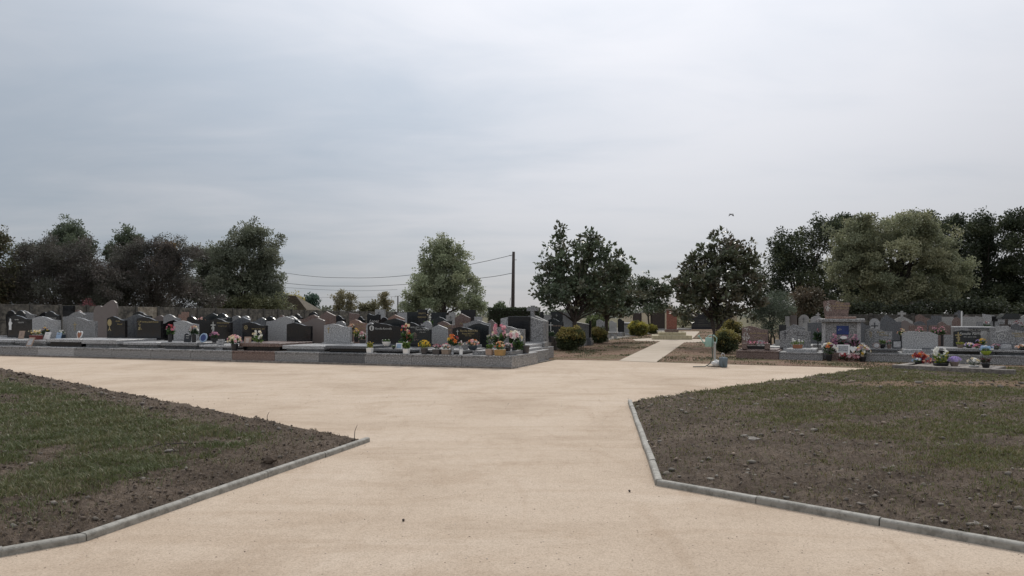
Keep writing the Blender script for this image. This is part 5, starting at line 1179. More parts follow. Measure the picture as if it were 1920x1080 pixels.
def tree(name, label, base, blobs, ntw, per, leaf, tw, cols_, seed, trunk_r=.2, fork=1.2, shell=.55, wd=.34, mat='leaf', cat='tree', stems=1, bark='bark', limbs=14, group=None, droop=0, up=0, lean=(0, 0), whitefoot=False, **ck):
    group = group or {'magnolia_tree': 'magnolias beside the footpath', 'purple_tree': 'brown-purple trees behind the left wall', 'tall_tree': 'tall green trees behind the left wall', 'pale_tree': 'pale upright trees far off', 'undergrowth_shrub': 'undergrowth shrubs behind the walls', 'shrub': 'low far shrubs'}.get(name)
    root = empty(name, (base[0], base[1], 0)); tag(root, label, cat, group)
    me, tws = crown_mesh('crown', blobs, ntw, per, leaf, tw, cols_, seed, shell, wd, droop, up, **ck)
    link('crown', me, M[mat], root)
    rr = random.Random(seed); bm = bmesh.new()
    for k in range(stems):
        ox = 0 if stems == 1 else rr.uniform(-.25, .25); oy = 0 if stems == 1 else rr.uniform(-.2, .2); fk = fork * rr.uniform(.85, 1.15)
        cb = blobs[0]; fx, fy = ox + lean[0] + (rr.uniform(-.2, .2) if stems > 1 else 0), oy + lean[1]
        topz = cb[2] + cb[5] * .55
        sp = [(ox, oy, -.05), (ox * 1.1 + (fx - ox) * .3, oy, fk * .5), (fx, fy, fk), (cb[0] * .5 + fx * .5 + rr.uniform(-.15, .15), cb[1] * .5 + fy * .5, (fk + topz) / 2), (cb[0] + rr.uniform(-.2, .2), cb[1], topz)]
        tr = trunk_r / stems ** .5
        add_tube(bm, sp, [tr * 1.25, tr, tr * .85, tr * .5, tr * .12], 8)
        for j in range(limbs // stems):
            tgt = Vector(tws[rr.randrange(len(tws))]); st_ = Vector(sp[2]) if rr.random() < .6 else Vector(sp[3]); mid = st_.lerp(tgt, .5) + Vector((0, 0, (tgt - st_).length * rr.uniform(-.04, .16)))
            add_tube(bm, [st_, st_.lerp(mid, .5) + Vector((rr.uniform(-.1, .1), rr.uniform(-.1, .1), .05)), mid, tgt], [tr * .5, tr * .34, tr * .22, tr * .06], 5)
    bm_obj('trunk', bm, M[bark], root, True)
    if whitefoot:
        bm = bmesh.new(); add_tube(bm, [(0, 0, -.02), (lean[0] * .3, 0, fork * .42)], [trunk_r * 1.36, trunk_r * 1.13], 10); bm_obj('limewash', bm, M['limewash'], root, True)
    return root
def px_blobs(Y0, bx, lst):
    """crown lobes given in photo pixels (column, row, half-width, half-height, depth offset, depth radius)"""
    o_ = []
    for px, py, hw_, hh_, dy, ry in lst:
        p = at(px, py, Y0 + dy); k = (Y0 + dy) / FPX
        o_.append((p.x - bx, dy, p.z, hw_ * k, ry, hh_ * k))
    return o_
def px_tree(name, label, px, Y, lst, *a, **k):
    b = at(px, 590, Y); return tree(name, label, (b.x, Y), px_blobs(Y, b.x, lst), *a, **k)
MAG = [(.04, .052, .032), (.052, .066, .04), (.044, .056, .032), (.066, .062, .042)]
px_tree('magnolia_tree', 'tall magnolia with sparse upper branches between the golden bushes', 1077, 38, [(1085, 560, 68, 32, 0, 1.7), (1040, 540, 42, 38, .2, 1.1), (1080, 505, 52, 42, 0, 1.2), (1135, 530, 46, 48, .3, 1.2), (1058, 468, 26, 26, .2, .6), (1100, 468, 26, 28, -.1, .6), (1118, 495, 38, 36, 0, 1.0), (1090, 540, 50, 34, -.4, 1.2), (1110, 443, 10, 18, 0, .3), (1050, 440, 8, 16, 0, .3), (1155, 502, 26, 20, .2, .6), (1018, 558, 24, 24, 0, .7), (1160, 560, 24, 34, .3, .8), (1030, 500, 20, 22, 0, .5)],
        600, 15, .21, .1, MAG, 21, .12, 1.35, .35, .27, 'glossleaf', limbs=48, up=.25, clump=17, csize=.2, core=.3, shoots=8)
px_tree('magnolia_tree', 'smaller magnolia with limewashed foot behind the first golden bush', 1137, 44, [(1140, 560, 50, 32, 0, 1.4), (1112, 575, 26, 20, 0, .8), (1172, 565, 26, 28, .2, .9), (1150, 530, 34, 24, 0, 1)], 380, 16, .21, .12, MAG, 22, .11, 1.1, .35, .27, 'glossleaf', limbs=20, up=.25, whitefoot=True, clump=15, csize=.23, core=.35, shoots=5)
px_tree('magnolia_tree', 'far magnolia standing over the yellow bush near the gate', 1221, 66, [(1215, 560, 40, 30, 0, 1.8), (1240, 550, 20, 24, 0, 1), (1190, 560, 20, 28, 0, 1), (1212, 535, 28, 18, 0, 1.2)], 420, 16, .24, .16, MAG, 23, .11, 1.3, .35, .27, 'glossleaf', limbs=14, stems=2)
px_tree('magnolia_tree', 'magnolia with reddish leaf undersides right of the watering tap', 1338, 37, [(1340, 560, 64, 36, 0, 1.6), (1290, 545, 40, 34, 0, 1.0), (1330, 545, 60, 40, -.5, 1.2), (1400, 555, 36, 34, .2, .9), (1345, 510, 58, 42, 0, 1.3), (1388, 530, 42, 44, .2, 1.1), (1345, 472, 34, 30, 0, .8), (1380, 480, 30, 26, 0, .8), (1300, 505, 22, 20, 0, .7), (1405, 500, 20, 26, .2, .7), (1335, 447, 9, 10, 0, .3), (1290, 590, 28, 14, .3, .7), (1370, 590, 40, 16, .2, .9)],
        640, 15, .21, .1, [(.036, .042, .026), (.046, .052, .03), (.062, .05, .036), (.04, .046, .026)], 24, .13, 1.2, .35, .27, 'glossleaf', limbs=40, up=.25, stems=2, clump=17, csize=.22, core=.34, shoots=8)
px_tree('olive_tree', 'grey-green olive tree left of the vault', 1447, 38, [(1447, 580, 38, 32, 0, 1.1), (1425, 590, 22, 24, 0, .7), (1470, 575, 22, 26, 0, .7), (1447, 615, 30, 18, 0, .8)], 520, 20, .085, .12, [(.05, .062, .046), (.07, .085, .06), (.04, .05, .036)], 25, .08, .7, .3, .16, limbs=14, stems=3, up=.5)
# clipped bushes
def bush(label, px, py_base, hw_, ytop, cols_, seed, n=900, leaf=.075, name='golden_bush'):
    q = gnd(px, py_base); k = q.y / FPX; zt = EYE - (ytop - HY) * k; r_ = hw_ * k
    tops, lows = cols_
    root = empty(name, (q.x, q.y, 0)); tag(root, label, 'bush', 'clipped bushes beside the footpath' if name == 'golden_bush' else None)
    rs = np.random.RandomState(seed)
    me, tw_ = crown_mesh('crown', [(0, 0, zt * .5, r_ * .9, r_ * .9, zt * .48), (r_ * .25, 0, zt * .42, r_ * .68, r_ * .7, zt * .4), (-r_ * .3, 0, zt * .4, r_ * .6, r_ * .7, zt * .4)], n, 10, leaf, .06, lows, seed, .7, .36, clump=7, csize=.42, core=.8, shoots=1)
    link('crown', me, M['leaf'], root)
    me, tw_ = crown_mesh('top_leaves', [(0, 0, zt * .7, r_ * .82, r_ * .82, zt * .3)], n // 2, 8, leaf, .06, tops, seed + 1, .85, .36, clump=7, csize=.38, core=1.0, shoots=1)  # lighter leaf layer over the top; for GOLD, sunlight put into the leaf colour
    o = link('top_leaves', me, M['leaf'], root)
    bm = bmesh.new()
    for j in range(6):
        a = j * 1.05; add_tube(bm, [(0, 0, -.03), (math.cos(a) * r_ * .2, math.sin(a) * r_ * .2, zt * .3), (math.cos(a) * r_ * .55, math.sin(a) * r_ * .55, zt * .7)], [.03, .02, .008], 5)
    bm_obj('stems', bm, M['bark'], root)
GOLD = ([(.15, .125, .04), (.105, .1, .035), (.16, .105, .045)], [(.036, .044, .02), (.046, .054, .024), (.03, .038, .018)])  # first list: sunlit bush tops, the golden light painted as leaf colour
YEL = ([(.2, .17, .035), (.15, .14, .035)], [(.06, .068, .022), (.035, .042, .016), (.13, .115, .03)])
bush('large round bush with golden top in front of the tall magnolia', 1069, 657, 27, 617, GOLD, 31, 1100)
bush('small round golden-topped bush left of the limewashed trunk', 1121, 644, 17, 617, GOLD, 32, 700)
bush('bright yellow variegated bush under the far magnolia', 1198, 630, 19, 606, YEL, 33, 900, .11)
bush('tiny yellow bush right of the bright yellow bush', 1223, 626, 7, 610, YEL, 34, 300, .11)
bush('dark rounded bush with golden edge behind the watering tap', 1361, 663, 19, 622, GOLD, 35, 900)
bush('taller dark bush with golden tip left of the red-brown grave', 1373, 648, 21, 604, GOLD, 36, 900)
bush('loose green shrub behind the small golden bush', 1120, 628, 22, 592, ([(.07, .085, .035)], [(.05, .065, .03), (.065, .08, .035)]), 37, 700, .12, 'green_shrub')
# the round tree in the middle
PALE = [(.115, .13, .08), (.135, .15, .094), (.1, .115, .07), (.15, .156, .095)]
px_tree('round_tree', 'round grey-green tree in the middle left of the wooden pole', 832, 74, [(832, 545, 62, 50, 0, 3.3), (832, 500, 46, 44, 0, 2.5), (790, 560, 34, 28, 0, 2), (876, 560, 34, 30, 0, 2), (825, 470, 26, 24, 0, 1.4), (855, 480, 28, 26, 0, 1.4), (775, 575, 22, 12, 0, 1.4), (895, 575, 16, 14, 0, 1), (800, 520, 24, 30, 0, 1.4), (872, 520, 24, 28, 0, 1.3)],
        2300, 20, .18, .2, PALE, 41, .3, 1.5, .4, .34, limbs=30, clump=15, csize=.26, core=.5)
# the left trees
px_tree('round_tree', 'big grey-green tree behind the left panel wall', 448, 84, [(450, 540, 76, 52, 0, 5), (478, 480, 44, 52, 0, 3.4), (415, 500, 44, 48, 0, 3.4), (500, 520, 32, 60, 0, 2.6), (375, 545, 36, 26, 0, 3), (472, 440, 26, 24, 0, 1.8), (440, 470, 26, 30, 0, 2), (510, 560, 24, 20, 0, 2), (390, 485, 24, 26, 0, 2)],
        3400, 20, .2, .25, [(.072, .08, .057), (.086, .095, .066), (.06, .067, .048), (.1, .104, .072)], 42, .35, 1.8, .4, .34, limbs=30, clump=15, csize=.26, core=.55)
PUR = [(.042, .037, .033), (.05, .041, .036), (.037, .036, .031), (.044, .047, .035)]
px_tree('purple_tree', 'brown-purple leaved tree behind the wall at the far left', 105, 60, [(105, 530, 86, 58, 0, 3.4), (60, 520, 52, 56, 0, 2.6), (155, 515, 54, 54, 0, 2.6), (110, 480, 50, 32, 0, 2.2), (30, 545, 40, 46, 0, 2), (185, 540, 36, 46, 0, 2)], 2900, 20, .13, .22, PUR, 43, .16, .8, .35, .26, stems=4, limbs=32)
px_tree('purple_tree', 'brown-purple leaved tree left of the big grey-green tree', 285, 66, [(285, 530, 78, 56, 0, 3.6), (325, 505, 48, 50, 0, 2.6), (240, 505, 52, 52, 0, 2.6), (290, 472, 48, 24, 0, 2), (345, 485, 28, 30, 0, 1.6), (215, 530, 30, 46, 0, 2)], 2900, 20, .135, .23, PUR, 44, .16, .8, .35, .26, stems=4, limbs=30)
px_tree('dark_shrub_tree', 'dark shrub filling the gap between the two brown-purple trees', 205, 64, [(205, 555, 44, 32, 0, 2.4), (190, 530, 26, 26, 0, 1.6), (225, 535, 26, 24, 0, 1.6)], 900, 18, .16, .24, [(.035, .038, .03), (.045, .045, .034), (.05, .04, .036)], 45, .14, .8, .35, .28, stems=3, limbs=14)
GRN = [(.05, .062, .04), (.062, .075, .048), (.042, .052, .034)]
px_tree('tall_tree', 'green tree with pointed tops rising behind the left purple tree', 130, 78, [(130, 480, 52, 40, 0, 3), (70, 490, 34, 30, 0, 2.4), (125, 440, 18, 28, 0, 1.4), (145, 440, 12, 30, 0, 1.2), (165, 470, 16, 24, 0, 1.2), (110, 445, 12, 22, 0, 1)], 1000, 20, .2, .24, GRN, 46, .3, 2.5, .35, .3, limbs=14, up=.4)
px_tree('tall_tree', 'green tree with spired tops rising behind the right purple tree', 235, 80, [(235, 490, 30, 40, 0, 2), (227, 455, 9, 28, 0, .9), (243, 455, 9, 28, 0, .9), (208, 470, 8, 22, 0, .8), (255, 460, 9, 24, 0, .8)], 700, 18, .2, .2, GRN, 47, .25, 2.5, .35, .3, limbs=10, up=.5)
px_tree('autumn_tree', 'yellowing tree tip showing above the right purple tree', 318, 84, [(318, 470, 16, 15, 0, 1.1), (318, 500, 18, 24, 0, 1.2)], 160, 14, .24, .24, [(.2, .13, .05), (.15, .11, .045)], 48, .16, 2.5, .35, .3, limbs=8)
px_tree('dark_tree', 'dark green tree cut by the left picture edge', -20, 58, [(-20, 510, 44, 70, 0, 2.6), (-10, 470, 28, 34, 0, 1.6), (0, 450, 12, 18, 0, .8), (-10, 560, 36, 30, 0, 2)], 620, 16, .2, .26, [(.04, .044, .026), (.055, .055, .03), (.06, .048, .03)], 49, .2, 1.2, .35, .3, limbs=14)
px_tree('red_shrub', 'small red-leaved shrub just above the wall behind the taupe stone', 163, 57, [(163, 574, 8, 10, 0, .5)], 50, 10, .12, .1, [(.09, .032, .034), (.065, .026, .03)], 50, .05, .8, .3, .3, limbs=6, cat='shrub')
px_tree('undergrowth_shrub', 'low olive shrub under the big grey-green tree, behind the wall', 470, 82, [(470, 570, 62, 14, 0, 2), (520, 572, 30, 12, 0, 1.6), (415, 572, 34, 14, 0, 1.8)], 330, 14, .25, .25, [(.085, .085, .045), (.065, .07, .04)], 51, .1, .5, .3, .3, limbs=8, stems=2, cat='shrub')
for px, lb in ((40, 'dark undergrowth behind the wall below the left purple tree'), (160, 'dark undergrowth behind the wall left of the taupe stone'), (270, 'dark undergrowth behind the cream wall panel'), (360, 'dark undergrowth behind the wall left of the big grey-green tree')):
    px_tree('undergrowth_shrub', lb, px, 62 + px * .03, [(px - 35, 566, 38, 22, 0, 1.5), (px + 25, 568, 40, 20, 0, 1.5), (px, 548, 40, 22, .5, 1.5)], 380, 14, .2, .24, [(.036, .036, .03), (.045, .042, .034), (.05, .04, .036)], 150 + px, .07, .5, .3, .28, limbs=10, stems=3, cat='shrub')
# the right trees
OAK = [(.104, .113, .07), (.124, .13, .08), (.086, .094, .058), (.142, .138, .084)]
px_tree('oak_tree', 'large spreading pale olive oak behind the right graves', 1690, 62, [(1660, 470, 92, 52, 0, 4), (1600, 470, 46, 50, 0, 3), (1740, 460, 60, 40, 0, 3), (1680, 430, 66, 24, 0, 3), (1770, 500, 54, 26, -.5, 2.4), (1620, 520, 58, 30, -.8, 2.6), (1700, 540, 74, 34, -.5, 3), (1790, 530, 36, 16, -.5, 1.8), (1650, 560, 60, 28, -.6, 2.4), (1740, 560, 60, 14, -.4, 2), (1580, 500, 32, 22, -.4, 1.8), (1610, 430, 34, 20, 0, 2)],
        4600, 20, .155, .19, OAK, 61, .4, 1.6, .5, .36, limbs=34)
DK = [(.02, .026, .015), (.026, .033, .018), (.016, .021, .013), (.035, .04, .02)]
for i, (px, Y, lst, lb) in enumerate((
    (1500, 72, [(1500, 520, 62, 66, 0, 3.6), (1540, 450, 36, 40, 0, 2.4), (1480, 470, 34, 34, 0, 2.4), (1450, 530, 38, 48, 0, 2.4), (1500, 470, 50, 50, .5, 2.6), (1560, 430, 24, 22, 0, 1.6), (1470, 575, 50, 24, -1, 2.4), (1540, 575, 50, 24, -1, 2.4)], 'dark evergreen left of the big oak'),
    (1600, 78, [(1600, 540, 70, 50, 0, 4), (1590, 440, 44, 32, 0, 2.6)], 'dark evergreen hidden behind the left half of the oak'),
    (1760, 76, [(1760, 520, 80, 70, 0, 4), (1735, 435, 50, 30, 0, 2.8), (1780, 440, 40, 34, 0, 2.4), (1820, 500, 40, 60, 0, 2.6)], 'dark evergreen rising behind the right half of the oak'),
    (1850, 72, [(1850, 510, 60, 80, 0, 3.6), (1840, 440, 44, 34, 0, 2.6), (1870, 560, 60, 30, -2, 2.6)], 'dark evergreen right of the oak before the picture edge'),
    (1935, 68, [(1930, 500, 56, 86, 0, 3.4), (1905, 430, 30, 30, 0, 2.0), (1930, 560, 60, 34, 0, 3)], 'tallest dark evergreen cut by the right picture edge'))):
    px_tree('dark_evergreen', lb, px, Y, lst, 1300, 20, .2, .24, DK if i != 0 else DK + [(.05, .055, .026)], 70 + i, .35, 1.6, .4, .34, limbs=16, group='dark trees behind the right graves')
px_tree('autumn_shrub', 'brown autumn shrub between the olive tree and the vault headstone', 1510, 58, [(1510, 570, 28, 24, 0, 1.2), (1525, 560, 16, 20, 0, .8)], 260, 14, .17, .18, [(.05, .042, .028), (.044, .04, .026), (.06, .046, .032)], 80, .08, .8, .35, .32, limbs=10, stems=3, cat='shrub')
px_tree('undergrowth_shrub', 'dark low shrubs under the oak behind the right graves', 1660, 56, [(1620, 582, 60, 16, 0, 1.2), (1700, 584, 60, 14, 0, 1.2), (1780, 580, 60, 18, 0, 1.2), (1860, 580, 60, 18, 0, 1.2)], 620, 14, .2, .22, [(.018, .022, .013), (.024, .028, .016)], 81, .08, .5, .3, .32, limbs=12, stems=4, cat='shrub')
px_tree('undergrowth_shrub', 'green shrubs beyond the gate opening', 1282, 92, [(1284, 600, 30, 14, 0, 1.5), (1250, 590, 30, 16, 2, 1.5), (1330, 590, 40, 20, 2, 1.5)], 260, 14, .26, .26, [(.085, .085, .045), (.065, .07, .04), (.1, .085, .05)], 82, .08, .5, .3, .32, limbs=8, stems=3, cat='shrub')
# far small trees on the horizon
px_tree('round_conifer', 'small round dark conifer far behind the dark wall', 579, 120, [(579, 570, 18, 15, 0, 1.4), (579, 575, 20, 13, 0, 1.4)], 240, 14, .34, .34, [(.028, .046, .034), (.035, .055, .04)], 90, .12, .8, .4, .3, limbs=6)
STR = [(.11, .1, .06), (.095, .09, .055), (.13, .115, .07)]
for i, (px, lst, lb) in enumerate(((636, [(633, 572, 11, 22, 0, 1), (640, 568, 8, 18, 0, .8)], 'pale upright willow far off, left of two'), (657, [(655, 575, 11, 19, 0, 1), (660, 575, 8, 18, 0, .8)], 'pale upright willow far off, right of two'), (723, [(724, 572, 12, 18, 0, 1), (718, 566, 7, 12, 0, .7)], 'thin pale young tree left of the far lamp post'))):
    px_tree('pale_tree', lb, px, 125, lst, 150, 12, .3, .24, STR, 92 + i, .1, .8, .3, .2, limbs=16, stems=3, up=1.2, clump=8, csize=.2, core=.5, shoots=10)
px_tree('shrub', 'brownish far shrub left of the thin pale young tree', 690, 128, [(690, 580, 16, 11, 0, 1.3), (700, 577, 10, 10, 0, 1)], 150, 12, .38, .36, [(.1, .095, .055), (.085, .08, .05)], 96, .1, .5, .3, .3, limbs=6, stems=2, cat='shrub')
px_tree('shrub', 'pale yellow shrub behind the thatch-coloured roof', 548, 112, [(548, 562, 16, 10, 0, 1.3), (535, 566, 12, 10, 0, 1)], 150, 12, .36, .34, [(.2, .175, .075), (.16, .15, .07)], 97, .1, .5, .3, .3, limbs=6, stems=2, cat='shrub')
px_tree('shrub', 'small green shrub peeping over the clipped hedge', 940, 80, [(940, 578, 9, 8, 0, .6)], 60, 10, .26, .2, [(.06, .075, .04)], 98, .06, .8, .3, .3, limbs=4, cat='shrub')
# low belt of trees along the horizon
rs = np.random.RandomState(4); bl_ = []
for i in range(150):
    a = rs.uniform(-.95, .95); Yd = rs.uniform(330, 420); bl_.append((a * Yd, Yd, rs.uniform(.6, 2.0), rs.uniform(5, 14), 4, rs.uniform(1.2, 3.2)))
me, _ = crown_mesh('treeline', bl_, 2600, 5, 1.6, 1.2, [(.06, .068, .05), (.075, .08, .058), (.05, .058, .045)], 5, .3, clump=0)
tag(link('treeline', me, M['leaf']), 'low far belt of trees along the horizon', 'treeline', kind='stuff')
# clipped hedge
k = 62 / FPX; hx0, hx1 = (915 - CX) * k, (1012 - CX) * k; hz = EYE - (579 - HY) * k
hr = empty('clipped_hedge', ((hx0 + hx1) / 2, 62, 0)); tag(hr, 'dark green clipped hedge below the wooden pole', 'hedge')
rs = np.random.RandomState(9); hl, hwid = (hx1 - hx0), 1.3; n = 15000
c = np.stack([rs.uniform(-hl / 2, hl / 2, n), rs.uniform(-hwid / 2, hwid / 2, n), rs.uniform(0, hz, n)], 1)
pick = rs.randint(0, 3, n); c[pick == 0, 2] = hz + rs.normal(0, .04, (pick == 0).sum()); c[pick == 1, 1] = -hwid / 2 + rs.normal(0, .05, (pick == 1).sum())
dd = rand_dirs(n, rs); ss = np.cross(dd, rand_dirs(n, rs)); l = .12
V = np.stack([c, c + dd * l * .5 + ss * l * .3, c + dd * l, c + dd * l * .5 - ss * l * .3], 1).reshape(-1, 3)
link('foliage', fast_mesh('foliage', V, np.arange(n * 4).reshape(-1, 4), None, np.array([(.03, .042, .02), (.042, .056, .026), (.05, .065, .03)])[rs.randint(0, 3, n)]), M['leaf'], hr)
box('branch_core', M['bark'], hr, -hl / 2 + .1, hl / 2 - .1, -hwid / 2 + .15, hwid / 2 - .15, 0, hz - .15, .02)

# ------------------------------------------------------------------ poles, wires, house roof
PY = 75.0; pb = at(961, 590, PY); ptop = at(963, 472, PY)
up = empty('utility_pole', (pb.x, PY, 0)); tag(up, 'tall dark wooden utility pole above the clipped hedge', 'pole')
bm = bmesh.new(); add_tube(bm, [(0, 0, -.05), (.05, 0, ptop.z * .5), (ptop.x - pb.x, 0, ptop.z)], [.2, .175, .14], 10); bm_obj('shaft', bm, M['wood'], up, True)
box('bracket', M['steel'], up, -.35, -.1, -.04, .04, ptop.z - .42, ptop.z - .34, .005); o = box('insulator_arm', M['steel'], up, .1, .42, -.03, .03, ptop.z - .85, ptop.z - .79, .005)
bm = bmesh.new(); add_tube(bm, [(-.2, -.1, 2.2), (-.28, -.12, 2.8), (-.2, -.1, 3.3)], [.02, .02, .02], 5); bm_obj('cable_loop', bm, M['wire'], up)
def wire(pts, label, r=.03):
    P = [at(*p) for p in pts]; bm = bmesh.new(); Q = []
    n = 26
    for i in range(n + 1):                                      # smooth curve through the points
        u = i / n * (len(P) - 1); j = min(int(u), len(P) - 2); f = u - j
        p0, p1, p2, p3 = P[max(j - 1, 0)], P[j], P[j + 1], P[min(j + 2, len(P) - 1)]
        Q.append(.5 * ((2 * p1) + (p2 - p0) * f + (2 * p0 - 5 * p1 + 4 * p2 - p3) * f * f + (3 * p1 - p0 - 3 * p2 + p3) * f ** 3))
    add_tube(bm, Q, [r] * len(Q), 5); tag(bm_obj('overhead_wire', bm, M['wire']), label, 'wire', 'overhead wires left of the pole')
wire([(961, 478, 75), (895, 493, 78), (775, 515, 84), (660, 521, 92), (535, 512, 100), (300, 470, 112)], 'uppermost overhead wire running from the pole top leftwards', .026)
wire([(961, 512, 75), (905, 521, 78), (765, 533, 84), (660, 536.5, 92), (535, 531, 100), (300, 500, 112)], 'second overhead wire from the pole, fixed halfway down', .026)
wire([(745, 543, 130), (660, 545, 132), (535, 539, 135), (300, 520, 140)], 'third thin overhead wire below the second wire', .024)
wire([(745, 556, 130), (560, 557, 140), (300, 545, 150)], 'lowest faint overhead wire at the far lamp post', .016)
lp = at(746, 590, 130); fl = empty('lamp_post', (lp.x, 130, 0)); tag(fl, 'small far post with two short arms left of the round tree', 'pole')
zt = at(746, 555, 130).z; bm = bmesh.new(); add_tube(bm, [(0, 0, -.05), (0, 0, zt)], [.14, .1], 8); bm_obj('shaft', bm, M['wood'], fl)
for sx in (-1, 1):
    bm = bmesh.new(); add_tube(bm, [(0, 0, zt - .1), (sx * .3, 0, zt + .1), (sx * .55, 0, zt - .25)], [.05, .05, .04], 5); bm_obj('arm', bm, M['steel'], fl)
# house roof behind the wall
hY = 98.0; hc = at(478, 590, hY); kk = hY / FPX
ho = empty('low_house', (hc.x, hY, 0), R(-4)); tag(ho, 'low house with straw-coloured hipped roof behind the wall', 'house')
hw2 = 99 * kk; ze, zr = EYE - (581 - HY) * kk, EYE - (553 - HY) * kk
box('wall', M['cream'], ho, -hw2 + .4, hw2 - .4, .4, 5.6, -.05, ze, .02)
def roof_pt(x, y): return Vector((x, y, 0))
bm = bmesh.new()
A = [Vector((-hw2, 0, ze)), Vector((hw2, 0, ze)), Vector((hw2, 6, ze)), Vector((-hw2, 6, ze))]; r0, r1 = Vector((-hw2 + 2.6, 3, zr)), Vector((hw2 - 2.6, 3, zr))
vs = [bm.verts.new(v) for v in A + [r0, r1]]
for f in ((0, 1, 5, 4), (1, 2, 5), (2, 3, 4, 5), (3, 0, 4), (3, 2, 1, 0)): bm.faces.new([vs[i] for i in f])
bmesh.ops.recalc_face_normals(bm, faces=bm.faces); rf = bm_obj('roof', bm, M['roof'], ho)
for i in range(26):                                             # courses of tiles up the front slope
    f = i / 26; a = A[0].lerp(r0, f); b_ = A[1].lerp(r1, f); nrm = Vector((0, -(zr - ze), 3)).normalized()
    bm = bmesh.new(); add_tube(bm, [a + nrm * .02, b_ + nrm * .02], [.05, .05], 4); bm_obj('tile_course', bm, M['roof'], rf)

# ------------------------------------------------------------------ monument, gates
MY = gnd(1260, 637).y; ml = gnd(1224, 637); mr = gnd(1297, 637); mw = (mr.x - ml.x) / 2; mcx = (ml.x + mr.x) / 2
mn = empty('memorial', (mcx, MY, 0), R(-9)); tag(mn, 'red brick memorial pillar with pale stone steps at the end of the footpath', 'memorial')
def stones(parent, x0, x1, y0, y1, z0, z1, n, mat, rr):
    box('step_core', M['mortar'], parent, x0 + .012, x1 - .012, y0 + .012, y1 - .012, z0, z1 - .008, 0)
    cuts = sorted([0, 1] + [(i + rr.uniform(-.25, .25)) / n for i in range(1, n)])
    for a, b_ in zip(cuts, cuts[1:]):
        box('stone', M['yellowstone'], parent, x0 + (x1 - x0) * a + .006, x0 + (x1 - x0) * b_ - .006, y0, y0 + .2, z0 + .003, z1 - .002 + rr.uniform(-.004, .004), .012)
    for s_ in (0, 1):
        xx = x0 if s_ == 0 else x1 - .2
        for j in range(3):
            ya = y0 + .21 + (y1 - y0 - .21) * j / 3; box('stone', M['yellowstone'], parent, xx, xx + .2, ya, y0 + .2 + (y1 - y0 - .21) * (j + 1) / 3, z0 + .003, z1 - .003, .012)
    box('tread', M['yellowstone'], parent, x0 + .21, x1 - .21, y0 + .205, y1 - .01, z1 - .05, z1 - .004, .01)
rr = random.Random(2)
stones(mn, -mw, mw, 0, 2.4, -.02, .27, 8, 'yellowstone', rr)
stones(mn, -mw + .42, mw - .34, .4, 2.1, .272, .47, 6, 'yellowstone', rr)
box('plinth', M['BR'], mn, -.42, .44, .75, 1.6, .472, .66, .015)
pz0, pz1 = .662, 1.86; box('pillar_core', M['mortar'], mn, -.295, .335, .885, 1.475, pz0, pz1, 0)
nrow = 13; rh = (pz1 - pz0) / nrow
for i in range(nrow):
    z0 = pz0 + i * rh + .006; off = .0 if i % 2 else .11
    x = -.3
    edges = [-.305] + [e for e in (-.305 + off + .215 * j for j in range(0, 4)) if -.28 < e < .32] + [.345]
    for a, b_ in zip(edges, edges[1:]): box('brick', M['brick'], mn, a + .005, b_ - .005, .87, .97, z0, z0 + rh - .012, .004)
    for s_ in (-.305, .245):
        for ya, yb in ((.975, 1.22), (1.23, 1.48)): box('brick', M['brick'], mn, s_, s_ + .1, ya, yb, z0, z0 + rh - .012, .004)
box('cap', M['BR'], mn, -.36, .4, .82, 1.55, pz1 + .001, pz1 + .1, .015)
box('cross_upright', M['white'], mn, -.09, -.03, 1.15, 1.21, pz1 + .101, 2.72, .006); box('cross_arm', M['white'], mn, -.32, .2, 1.155, 1.205, 2.38, 2.44, .006)
# stone bench by the second magnolia
bq = gnd(1149, 634.5); be = empty('stone_bench', (bq.x, bq.y, 0), R(-15)); tag(be, 'pale stone bench right of the limewashed trunk', 'bench')
kb = bq.y / FPX; bw = 19 * kb / 2
box('seat', M['WH'], be, -bw, bw, -.2, .25, .34, .43, .02)
for sx in (-bw * .65, bw * .45):
    bm = bmesh.new(); add_prism(bm, [(sx - .1, 0), (sx + .14, 0), (sx + .09, .12), (sx + .1, .339), (sx - .1, .339), (sx - .06, .12)], -.15, .2, .01); bm_obj('leg', bm, M['WH'], be)
